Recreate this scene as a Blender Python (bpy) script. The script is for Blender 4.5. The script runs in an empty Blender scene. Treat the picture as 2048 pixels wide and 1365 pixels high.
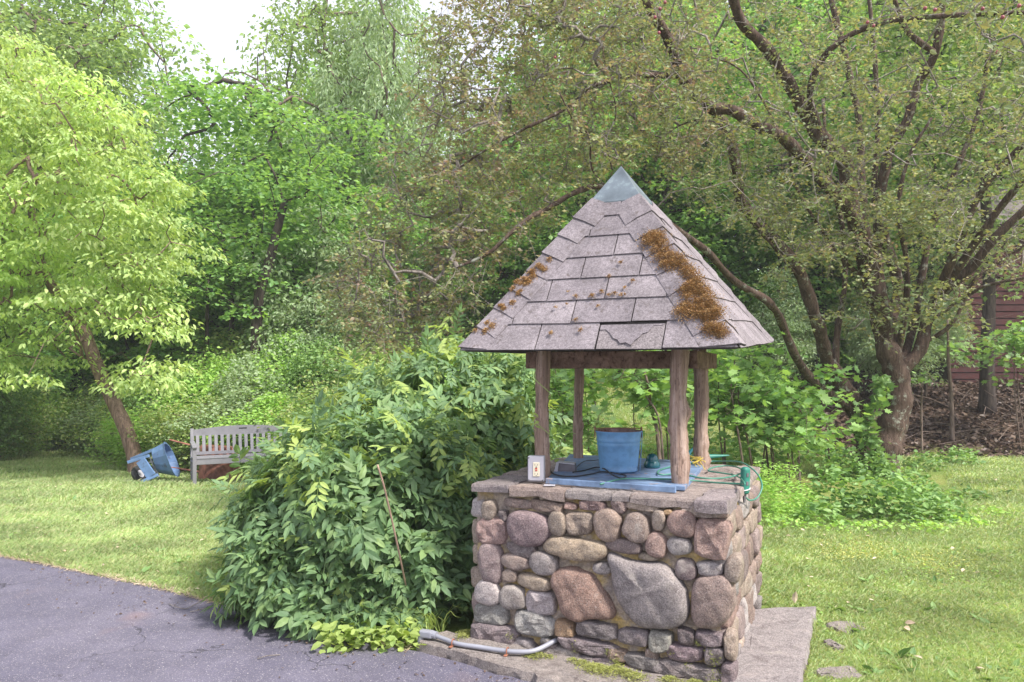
import bpy, math, random
import numpy as np
from mathutils import Vector, Matrix, Euler
R = math.radians
random.seed(7)
scene = bpy.context.scene
C = scene.collection

# ------------------------------------------------------------------ camera, world, sun, exposure
F_PX, HOR, ZC = 1500.0, 740.0, 1.6
cam = bpy.data.cameras.new("camera"); cam_o = bpy.data.objects.new("camera", cam); C.objects.link(cam_o)
cam_o.location = (0, 0, ZC); cam_o.rotation_euler = (R(90), 0, 0)
cam.sensor_width = 36.0; cam.lens = 36.0 * F_PX / 2048.0
cam.shift_y = (HOR - 682.5) / 2048.0
cam.clip_start = 0.05; cam.clip_end = 2000
scene.camera = cam_o
SUN_EL, SUN_AZ = 50.0, 128.0        # azimuth clockwise from +Y (north)
world = bpy.data.worlds.new("World"); scene.world = world; world.use_nodes = True
nt = world.node_tree; nt.nodes.clear()
o_ = nt.nodes.new('ShaderNodeOutputWorld'); mx = nt.nodes.new('ShaderNodeMixShader')
b1 = nt.nodes.new('ShaderNodeBackground'); b2 = nt.nodes.new('ShaderNodeBackground')
sk = nt.nodes.new('ShaderNodeTexSky'); sk.sky_type = 'NISHITA'; sk.sun_disc = False
sk.sun_elevation = R(SUN_EL); sk.sun_rotation = R(SUN_AZ); sk.dust_density = 3.0
nt.links.new(sk.outputs[0], b1.inputs[0]); b1.inputs[1].default_value = 0.1
b2.inputs[0].default_value = (0.70, 0.715, 0.82, 1); b2.inputs[1].default_value = 0.74
nz = nt.nodes.new('ShaderNodeTexNoise'); nz.inputs['Scale'].default_value = 2.2; nz.inputs['Detail'].default_value = 5
tcw = nt.nodes.new('ShaderNodeTexCoord'); nt.links.new(tcw.outputs['Generated'], nz.inputs['Vector'])
mr = nt.nodes.new('ShaderNodeMapRange'); mr.inputs[1].default_value = 0.3; mr.inputs[2].default_value = 0.7
mr.inputs[3].default_value = 0.75; mr.inputs[4].default_value = 0.95
nt.links.new(nz.outputs[0], mr.inputs[0]); nt.links.new(mr.outputs[0], mx.inputs[0])
nt.links.new(b1.outputs[0], mx.inputs[1]); nt.links.new(b2.outputs[0], mx.inputs[2]); nt.links.new(mx.outputs[0], o_.inputs[0])
sun = bpy.data.lights.new("sun", 'SUN'); sun.energy = 3.0; sun.angle = R(8); sun.color = (1.0, 0.95, 0.87)
sun_o = bpy.data.objects.new("sun", sun); C.objects.link(sun_o)
sdir = Vector((math.sin(R(SUN_AZ)) * math.cos(R(SUN_EL)), math.cos(R(SUN_AZ)) * math.cos(R(SUN_EL)), math.sin(R(SUN_EL))))
sun_o.rotation_euler = sdir.to_track_quat('Z', 'Y').to_euler()
scene.view_settings.view_transform = 'Standard'; scene.view_settings.look = 'None'
scene.view_settings.exposure = 1.35; scene.view_settings.gamma = 1; scene.view_settings.use_curve_mapping = False
scene.render.engine = 'CYCLES'
scene.render.resolution_x = 1024; scene.render.resolution_y = 682
scene.cycles.max_bounces = 8; scene.cycles.transparent_max_bounces = 4

# ------------------------------------------------------------------ helpers
A = np.array
def nrm(v): return v / np.maximum(np.linalg.norm(v, axis=-1, keepdims=True), 1e-9)
def px(x, y, Y): return A([(x - 1024) / F_PX * Y, Y, ZC - (y - HOR) / F_PX * Y])
def sstep(a, b, x):
    t = np.clip((x - a) / (b - a), 0, 1); return t * t * (3 - 2 * t)
G = -.06
def gz(X, Y):
    X = np.asarray(X, float); Y = np.asarray(Y, float)
    left = -0.045 * np.clip(Y - 7, 0, 17)
    right = 0.22 * np.clip(Y - 14.3, 0, 6) + 0.03 * np.clip(Y - 20.3, 0, 60)
    a = sstep(-2.5, 2.5, X)
    z = left * (1 - a) + right * a + G
    z = z + 0.7 * sstep(-5.8, -3.8, X) * sstep(2, -1, X) * sstep(13.8, 18, Y) * sstep(30, 22, Y)
    z = z + 0.05 * np.sin(X * .9 + 1) * np.sin(Y * .7) * sstep(7.5, 11, Y)
    return z
def hit_z(x, y, z):
    Y = F_PX * (ZC - z) / (y - HOR); return A([(x - 1024) / F_PX * Y, Y, z])
def ground_px(x, y):
    Y = 3.0
    for _ in range(4000):
        X = (x - 1024) / F_PX * Y
        if ZC - (y - HOR) / F_PX * Y <= gz(X, Y): break
        Y += 0.01
    return A([X, Y, float(gz(X, Y))])

class MB:
    def __init__(s): s.V = []; s.F = []; s.n = 0
    def add(s, V, *Fs):
        V = np.asarray(V, float).reshape(-1, 3)
        for F in Fs:
            s.F.append(np.asarray(F, int) + s.n)
        s.V.append(V); s.n += len(V); return s
    def build(s, name, mat=None, parent=None, smooth=False, loc=None):
        V = np.concatenate(s.V) if s.V else np.zeros((0, 3))
        m = bpy.data.meshes.new(name)
        m.vertices.add(len(V)); m.vertices.foreach_set('co', V.ravel())
        loops = np.concatenate([f.ravel() for f in s.F]); tot = np.concatenate([np.full(len(f), f.shape[1]) for f in s.F])
        st = np.concatenate([[0], np.cumsum(tot)[:-1]])
        m.loops.add(len(loops)); m.loops.foreach_set('vertex_index', loops)
        m.polygons.add(len(tot)); m.polygons.foreach_set('loop_start', st); m.polygons.foreach_set('loop_total', tot)
        m.polygons.foreach_set('use_smooth', np.full(len(tot), bool(smooth)))
        m.update(calc_edges=True); m.validate()
        if mat: m.materials.append(mat)
        o = bpy.data.objects.new(name, m); C.objects.link(o)
        if parent: o.parent = parent
        if loc is not None: o.location = loc
        return o
BOXF = A([[0,3,2,1],[4,5,6,7],[0,1,5,4],[1,2,6,5],[2,3,7,6],[3,0,4,7]])
def box(mb, c, size, rot=None):
    h = A(size) / 2.0
    V = A([[-1,-1,-1],[1,-1,-1],[1,1,-1],[-1,1,-1],[-1,-1,1],[1,-1,1],[1,1,1],[-1,1,1]]) * h
    if rot is not None: V = V @ A(rot).T
    mb.add(V + A(c), BOXF); return mb
def rotz(a): c, s = math.cos(a), math.sin(a); return A([[c,-s,0],[s,c,0],[0,0,1]])
def beam(mb, p, q, w, h, up=(0,0,1)):
    p, q = A(p, ), A(q); d = nrm(q - p); u = A(up, ) * 1.0; s = nrm(np.cross(d, u)); u = np.cross(s, d)
    box(mb, (p + q) / 2, (np.linalg.norm(q - p), w, h), np.stack([d, s, u], 1)); return mb
def A(x, *a): return np.array(x, float)
def catmull(P, k=4):
    P = A(P); P = np.vstack([2*P[0]-P[1], P, 2*P[-1]-P[-2]]); out = []
    for i in range(1, len(P) - 2):
        for t in np.linspace(0, 1, k, endpoint=False):
            out.append(.5*((2*P[i]) + (-P[i-1]+P[i+1])*t + (2*P[i-1]-5*P[i]+4*P[i+1]-P[i+2])*t*t + (-P[i-1]+3*P[i]-3*P[i+1]+P[i+2])*t**3))
    out.append(P[-2]); return A(out)
def tube(mb, P, r, n=6, jit=0, rng=None, caps=True):
    P = A(P); m = len(P); r = np.broadcast_to(A(r), (m,)) if np.ndim(r) else np.full(m, r)
    T = nrm(np.gradient(P, axis=0)); ref = A([0, 0, 1.]) if abs(T[0][2]) < .9 else A([1., 0, 0])
    N = np.zeros((m, 3)); N[0] = nrm(np.cross(T[0], ref))
    for i in range(1, m):
        v = N[i-1] - T[i] * np.dot(N[i-1], T[i]); N[i] = nrm(v)
    B = np.cross(T, N); a = np.linspace(0, 2*np.pi, n, endpoint=False)
    rad = r[:, None] * (np.ones((m, n)) if not jit else 1 + jit * rng.randn(m, n))
    V = P[:, None, :] + rad[..., None] * (np.cos(a)[None, :, None] * N[:, None, :] + np.sin(a)[None, :, None] * B[:, None, :])
    i = np.arange(m-1)[:, None]; j = np.arange(n)[None, :]; k = (j + 1) % n
    F = np.stack([i*n+j, i*n+k, (i+1)*n+k, (i+1)*n+j], -1).reshape(-1, 4)
    Fs = [F]
    if caps: Fs += [A([list(range(n))[::-1]]).astype(int), A([[ (m-1)*n + q for q in range(n)]]).astype(int)]
    mb.add(V.reshape(-1, 3), *Fs); return mb
def lathe(mb, prof, n=28, M=None):
    prof = A(prof); m = len(prof); a = np.linspace(0, 2*np.pi, n, endpoint=False)
    V = np.stack([prof[:, 0][:, None]*np.cos(a), prof[:, 0][:, None]*np.sin(a), np.repeat(prof[:, 1][:, None], n, 1)], -1).reshape(-1, 3)
    i = np.arange(m-1)[:, None]; j = np.arange(n)[None, :]; k = (j+1) % n
    F = np.stack([i*n+j, i*n+k, (i+1)*n+k, (i+1)*n+j], -1).reshape(-1, 4)
    if M is not None: V = V @ A(M)[:3, :3].T + A(M)[:3, 3]
    mb.add(V, F); return mb
def prism(mb, top, bot):
    n = len(top); V = np.vstack([A(top), A(bot)])
    F = [[i, n+i, n+(i+1) % n, (i+1) % n] for i in range(n)]
    mb.add(V, A([list(range(n))]).astype(int), A([list(range(2*n-1, n-1, -1))]).astype(int), A(F).astype(int)); return mb
def tag(o, label=None, cat=None, group=None, kind=None):
    if label: o['label'] = label
    if cat: o['category'] = cat
    if group: o['group'] = group
    if kind: o['kind'] = kind
    return o
def empty(name, loc=(0, 0, 0), **k):
    o = bpy.data.objects.new(name, None); C.objects.link(o); o.location = loc; o.empty_display_size = .2
    return tag(o, **k)
def bevel(o, w, seg=2):
    m = o.modifiers.new('bevel', 'BEVEL'); m.width = w; m.segments = seg; m.limit_method = 'ANGLE'; m.angle_limit = R(35); return o
def child_world(o, parent):            # keep world coordinates when the parent stands away from the origin
    o.parent = parent; o.matrix_parent_inverse = Matrix.Translation(-Vector(parent.location)); return o

# leaf templates
def tri_leaf(w=.30, fold=.07):
    return A([[0,0,0],[.42,w,fold],[1,0,-.04],[.42,-w,fold]]), [[0,2,1],[0,3,2]]
def oval_leaf(w=.27, fold=.06, droop=.14):
    return A([[0,0,0],[.28,w*.85,fold],[.65,w*.8,fold-droop*.4],[1,0,-droop],[.65,-w*.8,fold-droop*.4],[.28,-w*.85,fold],[.45,0,-.02]]), [[0,6,1],[1,6,2],[2,6,3],[3,6,4],[4,6,5],[5,6,0]]
def maple_leaf():
    ang = [180, 140, 105, 80, 55, 35, 18, 0]; rad = [.0, .42, .30, .52, .34, .62, .40, .72]
    pts = [[.30+r*math.cos(R(a)), r*math.sin(R(a)), .03*(i % 2)] for i, (a, r) in enumerate(zip(ang, rad))]
    pts[0] = [0.08, 0, 0]
    V = pts + [[p[0], -p[1], p[2]] for p in pts[1:-1][::-1]] + [[.3, 0, -.03]]
    n = len(V) - 1; return A(V), [[n, (i+1) % n, i] for i in range(n)]
def scatter(mb, P, size, rng, tmpl, droop=.3, up=1.0, out=None, spread=1.0):
    N = len(P); TV, TF = tmpl; TF = np.array(TF)
    a = rng.rand(N) * 2 * np.pi
    D = np.stack([np.cos(a), np.sin(a), np.full(N, -droop) + .25 * rng.randn(N)], 1) * spread
    if out is not None: D = D + out
    D = nrm(D)
    U = A([0, 0, 1.]) * up + .55 * rng.randn(N, 3)
    U = nrm(U - D * np.sum(U * D, 1, keepdims=True)); S = np.cross(U, D)
    sz = size * (.65 + .6 * rng.rand(N))
    V = P[:, None, :] + sz[:, None, None] * (TV[None, :, 0:1] * D[:, None] + TV[None, :, 1:2] * S[:, None] + TV[None, :, 2:3] * U[:, None])
    k = len(TV); F = (TF[None] + (np.arange(N) * k)[:, None, None]).reshape(-1, TF.shape[1])
    mb.add(V.reshape(-1, 3), F); return mb
def grow(mb, nodes, clusters, rng, base_r=.006, sides=4, sag=.06, curve=.085, rmax=.06):
    """joins every cluster to the nearest wood so far, thicker where many hang on one stem"""
    nodes = A(nodes); order = np.argsort([np.min(np.sum((nodes - c)**2, 1)) for c in clusters])
    pts = list(nodes); own = [-1] * len(pts); paths = []; par = []
    for ci in order:
        c = clusters[ci]; arr = A(pts); d = np.sum((arr - c)**2, 1); k = int(np.argmin(d)); p = arr[k]; L = math.sqrt(d[k])
        m1 = p + (c-p)*.33 + rng.randn(3)*L*curve + A([0, 0, sag*L]); m2 = p + (c-p)*.68 + rng.randn(3)*L*curve + A([0, 0, sag*L])
        idx = len(paths); paths.append(A([p, m1, m2, c])); par.append(own[k])
        for q in (m1, m2, c): pts.append(q); own.append(idx)
    cnt = np.ones(len(paths))
    for i in range(len(paths)-1, -1, -1):
        if par[i] >= 0: cnt[par[i]] += cnt[i]
    for i, P in enumerate(paths):
        r0 = min(rmax, base_r * cnt[i]**.45 * 1.25); tube(mb, P, np.linspace(r0, max(base_r*.5, r0*.6), 4), sides, caps=False)

# ------------------------------------------------------------------ materials
class NT:
    def __init__(s, name):
        s.m = bpy.data.materials.new(name); s.m.use_nodes = True; s.t = s.m.node_tree; s.t.nodes.clear()
        s.out = s.n('ShaderNodeOutputMaterial'); s.p = s.n('ShaderNodeBsdfPrincipled'); s.l(s.p.outputs[0], s.out.inputs[0])
    def n(s, t, **k):
        x = s.t.nodes.new(t)
        for a, b in k.items(): setattr(x, a, b)
        return x
    def l(s, a, b): s.t.links.new(a, b)
    def coord(s, scale=(1,1,1), kind='Object'):
        tc = s.n('ShaderNodeTexCoord'); mp = s.n('ShaderNodeMapping'); mp.inputs['Scale'].default_value = scale
        s.l(tc.outputs[kind], mp.inputs[0]); return mp.outputs[0]
    def noise(s, scale, detail=4, rough=.6, vec=None, dist=0):
        x = s.n('ShaderNodeTexNoise'); x.inputs['Scale'].default_value = scale; x.inputs['Detail'].default_value = detail
        x.inputs['Roughness'].default_value = rough; x.inputs['Distortion'].default_value = dist
        s.l(vec if vec is not None else s.coord(), x.inputs['Vector']); return x.outputs[0]
    def ramp(s, fac, stops):
        x = s.n('ShaderNodeValToRGB'); e = x.color_ramp.elements
        while len(e) < len(stops): e.new(.5)
        for i, (p, c) in enumerate(stops):
            e[i].position = p; e[i].color = (c, c, c, 1) if np.isscalar(c) else (*c, 1)
        s.l(fac, x.inputs[0]); return x.outputs[0]
    def mix(s, fac, a, b, mode='MIX'):
        x = s.n('ShaderNodeMix', data_type='RGBA', blend_type=mode)
        for v, i in ((fac, 0), (a, 6), (b, 7)):
            if isinstance(v, (int, float)): x.inputs[i].default_value = v if i == 0 else (v, v, v, 1)
            elif isinstance(v, tuple): x.inputs[i].default_value = (*v, 1)
            else: s.l(v, x.inputs[i])
        return x.outputs[2]
    def bump(s, h, st=.4, d=.01):
        x = s.n('ShaderNodeBump'); x.inputs['Strength'].default_value = st; x.inputs['Distance'].default_value = d
        s.l(h, x.inputs['Height']); s.l(x.outputs[0], s.p.inputs['Normal']); return x
    def fin(s, col=None, rough=.7, spec=.3, metal=0):
        if col is not None:
            if isinstance(col, tuple): s.p.inputs['Base Color'].default_value = (*col, 1)
            else: s.l(col, s.p.inputs['Base Color'])
        s.p.inputs['Roughness'].default_value = rough; s.p.inputs['Specular IOR Level'].default_value = spec
        s.p.inputs['Metallic'].default_value = metal; return s.m

def leaf_mat(name, cols, trans=.35, tcol=None, rough=.5, spec=.35, gain=1.25, scale=.35):
    t = NT(name); g = t.n('ShaderNodeNewGeometry'); oi = t.n('ShaderNodeObjectInfo')
    ad = t.n('ShaderNodeMath', operation='ADD'); t.l(g.outputs['Random Per Island'], ad.inputs[0]); t.l(oi.outputs['Random'], ad.inputs[1])
    fr = t.n('ShaderNodeMath', operation='FRACT'); t.l(ad.outputs[0], fr.inputs[0])
    stops = [(i/(len(cols)-1), tuple((q*.82+.18*(.6*c[1]+.2*c[0]+.2*c[2]))*gain*1.08 for q in c)) for i, c in enumerate(cols)]
    c = t.ramp(fr.outputs[0], stops)
    nzv = t.noise(scale, 3, .6, t.coord())
    c = t.mix(1.0, c, t.ramp(nzv, [(.3, .72), (.7, 1.25)]), 'MULTIPLY')
    t.fin(c, rough, spec)
    tr = t.n('ShaderNodeBsdfTranslucent'); c2 = t.mix(1.0, c, tcol or (1.5, 1.45, .7), 'MULTIPLY'); t.l(c2, tr.inputs[0])
    m = t.n('ShaderNodeMixShader'); m.inputs[0].default_value = trans
    t.l(t.p.outputs[0], m.inputs[1]); t.l(tr.outputs[0], m.inputs[2]); t.l(m.outputs[0], t.out.inputs[0]); return t.m
M = {}
M['dogwood'] = leaf_mat('dogwood_leaf', [(.17,.26,.07),(.26,.36,.10),(.34,.42,.14),(.20,.31,.085),(.30,.40,.12)], .42, gain=1.6)
M['maple'] = leaf_mat('maple_leaf', [(.075,.175,.045),(.12,.24,.055),(.18,.31,.06),(.09,.20,.065)], .42, gain=1.55)
M['ash'] = leaf_mat('ash_leaf', [(.13,.23,.06),(.20,.31,.07),(.26,.36,.09),(.15,.25,.08)], .4)
M['willow'] = leaf_mat('willow_leaf', [(.16,.25,.12),(.23,.33,.16),(.30,.38,.22),(.18,.29,.10)], .35)
M['dark'] = leaf_mat('dark_leaf', [(.06,.135,.035),(.10,.20,.05),(.16,.27,.06),(.08,.16,.05)], .45, gain=2.0)
M['plum'] = leaf_mat('plum_leaf', [(.16,.09,.075),(.24,.19,.10),(.20,.24,.09),(.28,.27,.12),(.20,.13,.10),(.20,.26,.10),(.26,.20,.12)], .4, (1.4,1.2,.8), gain=1.35)
M['plumg'] = leaf_mat('plum_green_leaf', [(.10,.15,.06),(.16,.21,.07),(.21,.25,.12),(.24,.22,.06),(.13,.18,.08)], .35, (1.35,1.25,.7), gain=1.4)
M['bush'] = leaf_mat('bush_leaf', [(.08,.165,.065),(.11,.21,.075),(.15,.26,.095),(.09,.18,.085),(.20,.31,.09),(.12,.22,.07),(.14,.27,.09)], .35, rough=.55, spec=.35, scale=3.5, gain=1.15)
M['lime'] = leaf_mat('lime_leaf', [(.26,.36,.07),(.33,.42,.08),(.20,.32,.07)], .4)
M['ivy'] = leaf_mat('thicket_leaf', [(.11,.20,.06),(.18,.28,.07),(.25,.34,.08),(.30,.31,.12),(.14,.24,.08)], .4, gain=1.6)
M['weed'] = leaf_mat('weed_leaf', [(.09,.19,.05),(.15,.28,.06),(.20,.33,.08),(.12,.24,.07)], .35)
M['fern'] = leaf_mat('bright_weed_leaf', [(.15,.30,.04),(.22,.38,.06),(.28,.42,.07)], .4, gain=1.5)
M['grass'] = leaf_mat('grass_blade', [(.20,.31,.10),(.28,.39,.13),(.36,.43,.17),(.24,.36,.12),(.42,.40,.22),(.22,.34,.11)], .35, scale=1.1, gain=1.15)
M['straw'] = leaf_mat('straw', [(.42,.32,.22),(.50,.40,.27),(.35,.25,.17)], .1, (1,1,1))
M['litter'] = leaf_mat('leaf_litter', [(.13,.075,.05),(.19,.11,.075),(.25,.16,.11),(.10,.06,.045)], .05, (1,1,1), gain=.62)
M['moss'] = leaf_mat('orange_moss', [(.22,.11,.032),(.31,.16,.045),(.37,.22,.06),(.17,.09,.03),(.25,.17,.05)], .15, (1.2,1,.8), gain=1.1)
M['gmoss'] = leaf_mat('green_moss', [(.16,.18,.03),(.25,.27,.04),(.12,.13,.03)], .2)

M['yellowmoss'] = leaf_mat('yellow_moss', [(.30,.31,.05),(.38,.37,.07),(.24,.28,.05)], .2)
def bark(name, c1, c2, sc=14, lichen=None, stretch=.18):
    t = NT(name); v = t.coord((1, 1, stretch)); n1 = t.noise(sc, 6, .7, v, .6); n2 = t.noise(sc*.25, 3)
    c = t.ramp(n1, [(.3, tuple(x*.45 for x in c1)), (.5, c1), (.72, c2)])
    if lichen: c = t.mix(t.ramp(t.noise(7, 5, .7), [(.56, 0.), (.66, 1.)]), c, lichen)
    n4 = t.noise(sc*3.5, 4, .75, t.coord((1, 1, stretch*.6))); c = t.mix(1., c, t.ramp(n4, [(.34, .38), (.46, 1.), (.7, 1.15)]), 'MULTIPLY')
    t.bump(t.mix(.5, n1, n4), 1., .03); return t.fin(c, .9, .12)
M['bark'] = bark('bark', (.16,.12,.10), (.27,.21,.18))
M['plumbark'] = bark('plum_bark', (.10,.068,.055), (.19,.135,.11), 16, (.30,.31,.26))
M['dogbark'] = bark('dogwood_bark', (.25,.17,.14), (.42,.30,.26), 16)
M['darkbark'] = bark('dark_bark', (.07,.055,.05), (.13,.105,.09), 10)
M['twig'] = bark('twig_bark', (.27,.235,.21), (.42,.38,.35), 20)
M['post'] = bark('weathered_log', (.40,.28,.225), (.60,.47,.41), 30, None, .05)
M['beam'] = bark('old_beam', (.23,.15,.115), (.36,.25,.20), 12, None, 1)

def stone_mat(name, base=None, spk=.35):
    t = NT(name)
    if base is None: oi = t.n('ShaderNodeObjectInfo'); b = oi.outputs['Color']
    else: b = base
    v = t.coord((1,1,1)); n1 = t.noise(11, 6, .7, v, .8); n2 = t.noise(110, 5, .8, v); n3 = t.noise(190, 2, .6, v)
    c = t.mix(1., t.ramp(n1, [(.28, (.55,.5,.5)), (.5, (1.,1.,1.)), (.72, (1.35,1.3,1.25))]), b, 'MULTIPLY')
    c = t.mix(1., c, t.ramp(n2, [(.33, .45), (.67, 1.45)]), 'MULTIPLY')
    c = t.mix(t.ramp(n3, [(.60, 0.), (.66, spk*1.3)]), c, (.62,.58,.55))
    c = t.mix(t.ramp(t.noise(5, 4, .6, v), [(.62, 0.), (.70, .5)]), c, (.42,.38,.34))
    bm = t.mix(.5, n1, n2); t.bump(bm, 1., .02); return t.fin(c, .75, .3)
M['stone'] = stone_mat('field_stone')
M['slab'] = stone_mat('flagstone_slab', (.30,.265,.265), .5)
M['curb'] = stone_mat('curb_stone', (.27,.235,.22), .3)
def mortar():
    t = NT('mortar'); n1 = t.noise(6, 4, .6); n2 = t.noise(60, 5, .7)
    c = t.ramp(n1, [(.36, (.34,.29,.26)), (.48, (.44,.36,.28)), (.56, (.50,.38,.20)), (.68, (.60,.42,.13))])
    c = t.mix(1., c, t.ramp(n2, [(.25, .5), (.7, 1.25)]), 'MULTIPLY'); t.bump(n2, .9, .015); return t.fin(c, .9, .1)
M['mortar'] = mortar()
def shingle():
    t = NT('asphalt_shingle'); oi = t.n('ShaderNodeObjectInfo'); v = t.coord()
    n1 = t.noise(4, 4, .6, v); n2 = t.noise(150, 3, .8, v); n3 = t.noise(22, 4, .65, v)
    c = t.ramp(oi.outputs['Random'], [(0., (.215,.19,.205)), (.5, (.24,.212,.228)), (1., (.265,.235,.25))])
    c = t.mix(1., c, t.ramp(n1, [(.3, .68), (.7, 1.2)]), 'MULTIPLY')
    c = t.mix(1., c, t.ramp(t.noise(60, 4, .75, v), [(.35, .72), (.65, 1.2)]), 'MULTIPLY')
    c = t.mix(1., c, t.ramp(n2, [(.3, .62), (.65, 1.25)]), 'MULTIPLY')
    c = t.mix(t.ramp(n3, [(.58, 0.), (.68, .8)]), c, (.12,.10,.095)); t.bump(n2, .6, .005); return t.fin(c, .9, .1)
M['shingle'] = shingle()
def plain(name, col, rough=.6, metal=0, spec=.4, vary=.25, sc=12, rust=None, rt=(.6,.68), bump=0, rsc=9):
    t = NT(name); n1 = t.noise(sc, 4, .6)
    c = t.mix(1., t.ramp(n1, [(.3, 1-vary), (.7, 1+vary)]), col, 'MULTIPLY')
    if rust: c = t.mix(t.ramp(t.noise(rsc, 6, .7), [(rt[0], 0.), (rt[1], 1.)]), c, rust)
    if bump: t.bump(n1, bump, .01)
    return t.fin(c, rough, spec, metal)
M['deck'] = plain('roof_deck', (.075,.065,.065), .9)
M['under'] = plain('exposed_underlay', (.20,.175,.18), .95, sc=120, vary=.55)
M['zinc'] = plain('weathered_copper_cap', (.13,.16,.185), .5, .25, .5, .3, 9, (.30,.37,.36), (.58,.78))
M['blue'] = plain('blue_paint', (.14,.305,.53), .45, 0, .5, .22, 14, (.10,.22,.41), (.56,.72), rsc=14)
M['board'] = plain('blue_board_paint', (.16,.235,.37), .65, 0, .3, .35, 14, (.30,.25,.25), (.58,.66), .3, rsc=11)
M['rust'] = plain('rusty_metal', (.30,.13,.10), .75, .1, .3, .4, 8, (.14,.06,.045), (.5,.7), .3)
M['bucketin'] = plain('rusty_pail_inside', (.26,.18,.165), .8, 0, .3, .4, 12, (.16,.07,.05), (.5,.6))
M['bench'] = plain('grey_bench_paint', (.215,.21,.235), .6, 0, .3, .12, 7)
M['lblue'] = plain('barrow_blue_paint', (.12,.205,.38), .5, 0, .4, .2, 6, (.07,.09,.14), (.58,.7))
M['rubber'] = plain('black_rubber', (.03,.03,.034), .55)
M['dgrey'] = plain('charcoal_plastic', (.13,.12,.135), .5)
M['lgrey'] = plain('light_grey_plastic', (.43,.42,.47), .45, 0, .5, .08)
M['conduit'] = plain('grey_conduit', (.28,.285,.33), .4, 0, .5, .1)
M['strap'] = plain('rusty_strap', (.30,.12,.07), .8)
M['ivory'] = plain('ivory_plastic', (.72,.66,.50), .4, 0, .5, .04)
M['red'] = plain('red_button', (.45,.07,.05), .4)
M['white'] = plain('white_plastic', (.72,.72,.72), .5, 0, .4, .05)
M['green'] = plain('green_plastic', (.03,.20,.155), .4, 0, .5, .15)
M['cordg'] = plain('green_cord', (.06,.22,.16), .45, 0, .5, .15)
M['teal'] = plain('teal_glass', (.015,.11,.13), .12, 0, .8, .2)
M['twine'] = plain('yellow_twine', (.58,.44,.08), .8)
M['copper'] = plain('rusty_stake', (.40,.27,.20), .55, .2, .4, .3, 10)
M['vine'] = plain('vine_stem', (.36,.42,.16), .6)
M['red_plank'] = plain('barn_red_paint', (.062,.020,.020), .8, 0, .2, .3, 4, (.06,.03,.03), (.45,.65), .4)
M['found'] = plain('barn_foundation', (.08,.07,.065), .9)
M['roofdark'] = plain('barn_roof', (.14,.12,.12), .9)
M['fruit'] = plain('plum_fruit', (.28,.07,.09), .4)
M['thatch'] = plain('dry_soil', (.30,.22,.16), .95)

def lawn():
    t = NT('lawn_ground'); v = t.coord(); n1 = t.noise(.55, 5, .6, v); n2 = t.noise(30, 5, .8, v); n3 = t.noise(2.5, 4, .65, v)
    c = t.ramp(n1, [(.35, (.15,.23,.06)), (.5, (.24,.30,.085)), (.65, (.34,.33,.12))])
    c = t.mix(t.ramp(n3, [(.60, 0.), (.74, .7)]), c, (.30,.22,.13))
    c = t.mix(1., c, t.ramp(n2, [(.25, .5), (.75, 1.3)]), 'MULTIPLY')
    at = t.n('ShaderNodeVertexColor', layer_name='litter'); br = t.mix(1., t.ramp(n2, [(.3, .5), (.7, 1.4)]), (.11,.075,.055), 'MULTIPLY')
    c = t.mix(at.outputs[0], c, br); t.bump(n2, .8, .03); return t.fin(c, .95, .1)
M['lawn'] = lawn()
def asphalt():
    t = NT('asphalt'); v = t.coord(); n1 = t.noise(.7, 4, .6, v); n2 = t.noise(95, 3, .85, v); n3 = t.noise(150, 2, .6, v)
    c = t.ramp(n1, [(.3, (.095,.089,.128)), (.5, (.122,.113,.155)), (.7, (.155,.142,.185))])
    c = t.mix(1., c, t.ramp(t.noise(3.2, 6, .7, v), [(.3, .82), (.7, 1.12)]), 'MULTIPLY')
    c = t.mix(1., c, t.ramp(n2, [(.3, .7), (.7, 1.25)]), 'MULTIPLY')
    c = t.mix(t.ramp(n3, [(.62, 0.), (.70, .8)]), c, (.6,.55,.55))
    vo = t.n('ShaderNodeTexVoronoi', feature='DISTANCE_TO_EDGE'); vo.inputs['Scale'].default_value = .75
    wv = t.n('ShaderNodeVectorMath', operation='ADD'); nn = t.n('ShaderNodeTexNoise'); nn.inputs['Scale'].default_value = 2.5; nn.inputs['Detail'].default_value = 6
    t.l(v, nn.inputs['Vector']); t.l(v, wv.inputs[0]); t.l(nn.outputs[1], wv.inputs[1]); t.l(wv.outputs[0], vo.inputs['Vector'])
    cr = t.ramp(vo.outputs['Distance'], [(.0, 1.), (.010, 0.)]); msk = t.ramp(t.noise(.9, 2, .5, v), [(.46, 0.), (.56, .9)])
    c = t.mix(t.mix(1., cr, msk, 'MULTIPLY'), c, (.03,.028,.035))
    c = t.mix(t.ramp(t.noise(1.7, 2, .5, v), [(.66, 0.), (.76, .35)]), c, (.26,.17,.16))
    t.bump(n2, .5, .006); return t.fin(c, .85, .3)
M['asphalt'] = asphalt()

# ------------------------------------------------------------------ ground, driveway
def grid(name, xs, ys, zf, mat):
    X, Y = np.meshgrid(xs, ys); V = np.stack([X, Y, zf(X, Y)], -1).reshape(-1, 3); n = len(xs); m = len(ys)
    i = np.arange(m-1)[:, None]; j = np.arange(n-1)[None, :]
    F = np.stack([i*n+j, i*n+j+1, (i+1)*n+j+1, (i+1)*n+j], -1).reshape(-1, 4)
    b = MB(); b.add(V, F); return b.build(name, mat, smooth=True), V
xs = np.concatenate([np.linspace(-400, -30, 12)[:-1], np.linspace(-30, 30, 181), np.linspace(30, 400, 12)[1:]])
ys = np.concatenate([[-60, -20, -5], np.linspace(0, 40, 141), np.linspace(44, 90, 12), [150, 250, 450, 800]])
ground, GV = grid('ground', xs, ys, gz, M['lawn']); tag(ground, kind='structure')
ca = ground.data.color_attributes.new('litter', 'FLOAT_COLOR', 'POINT')
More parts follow.
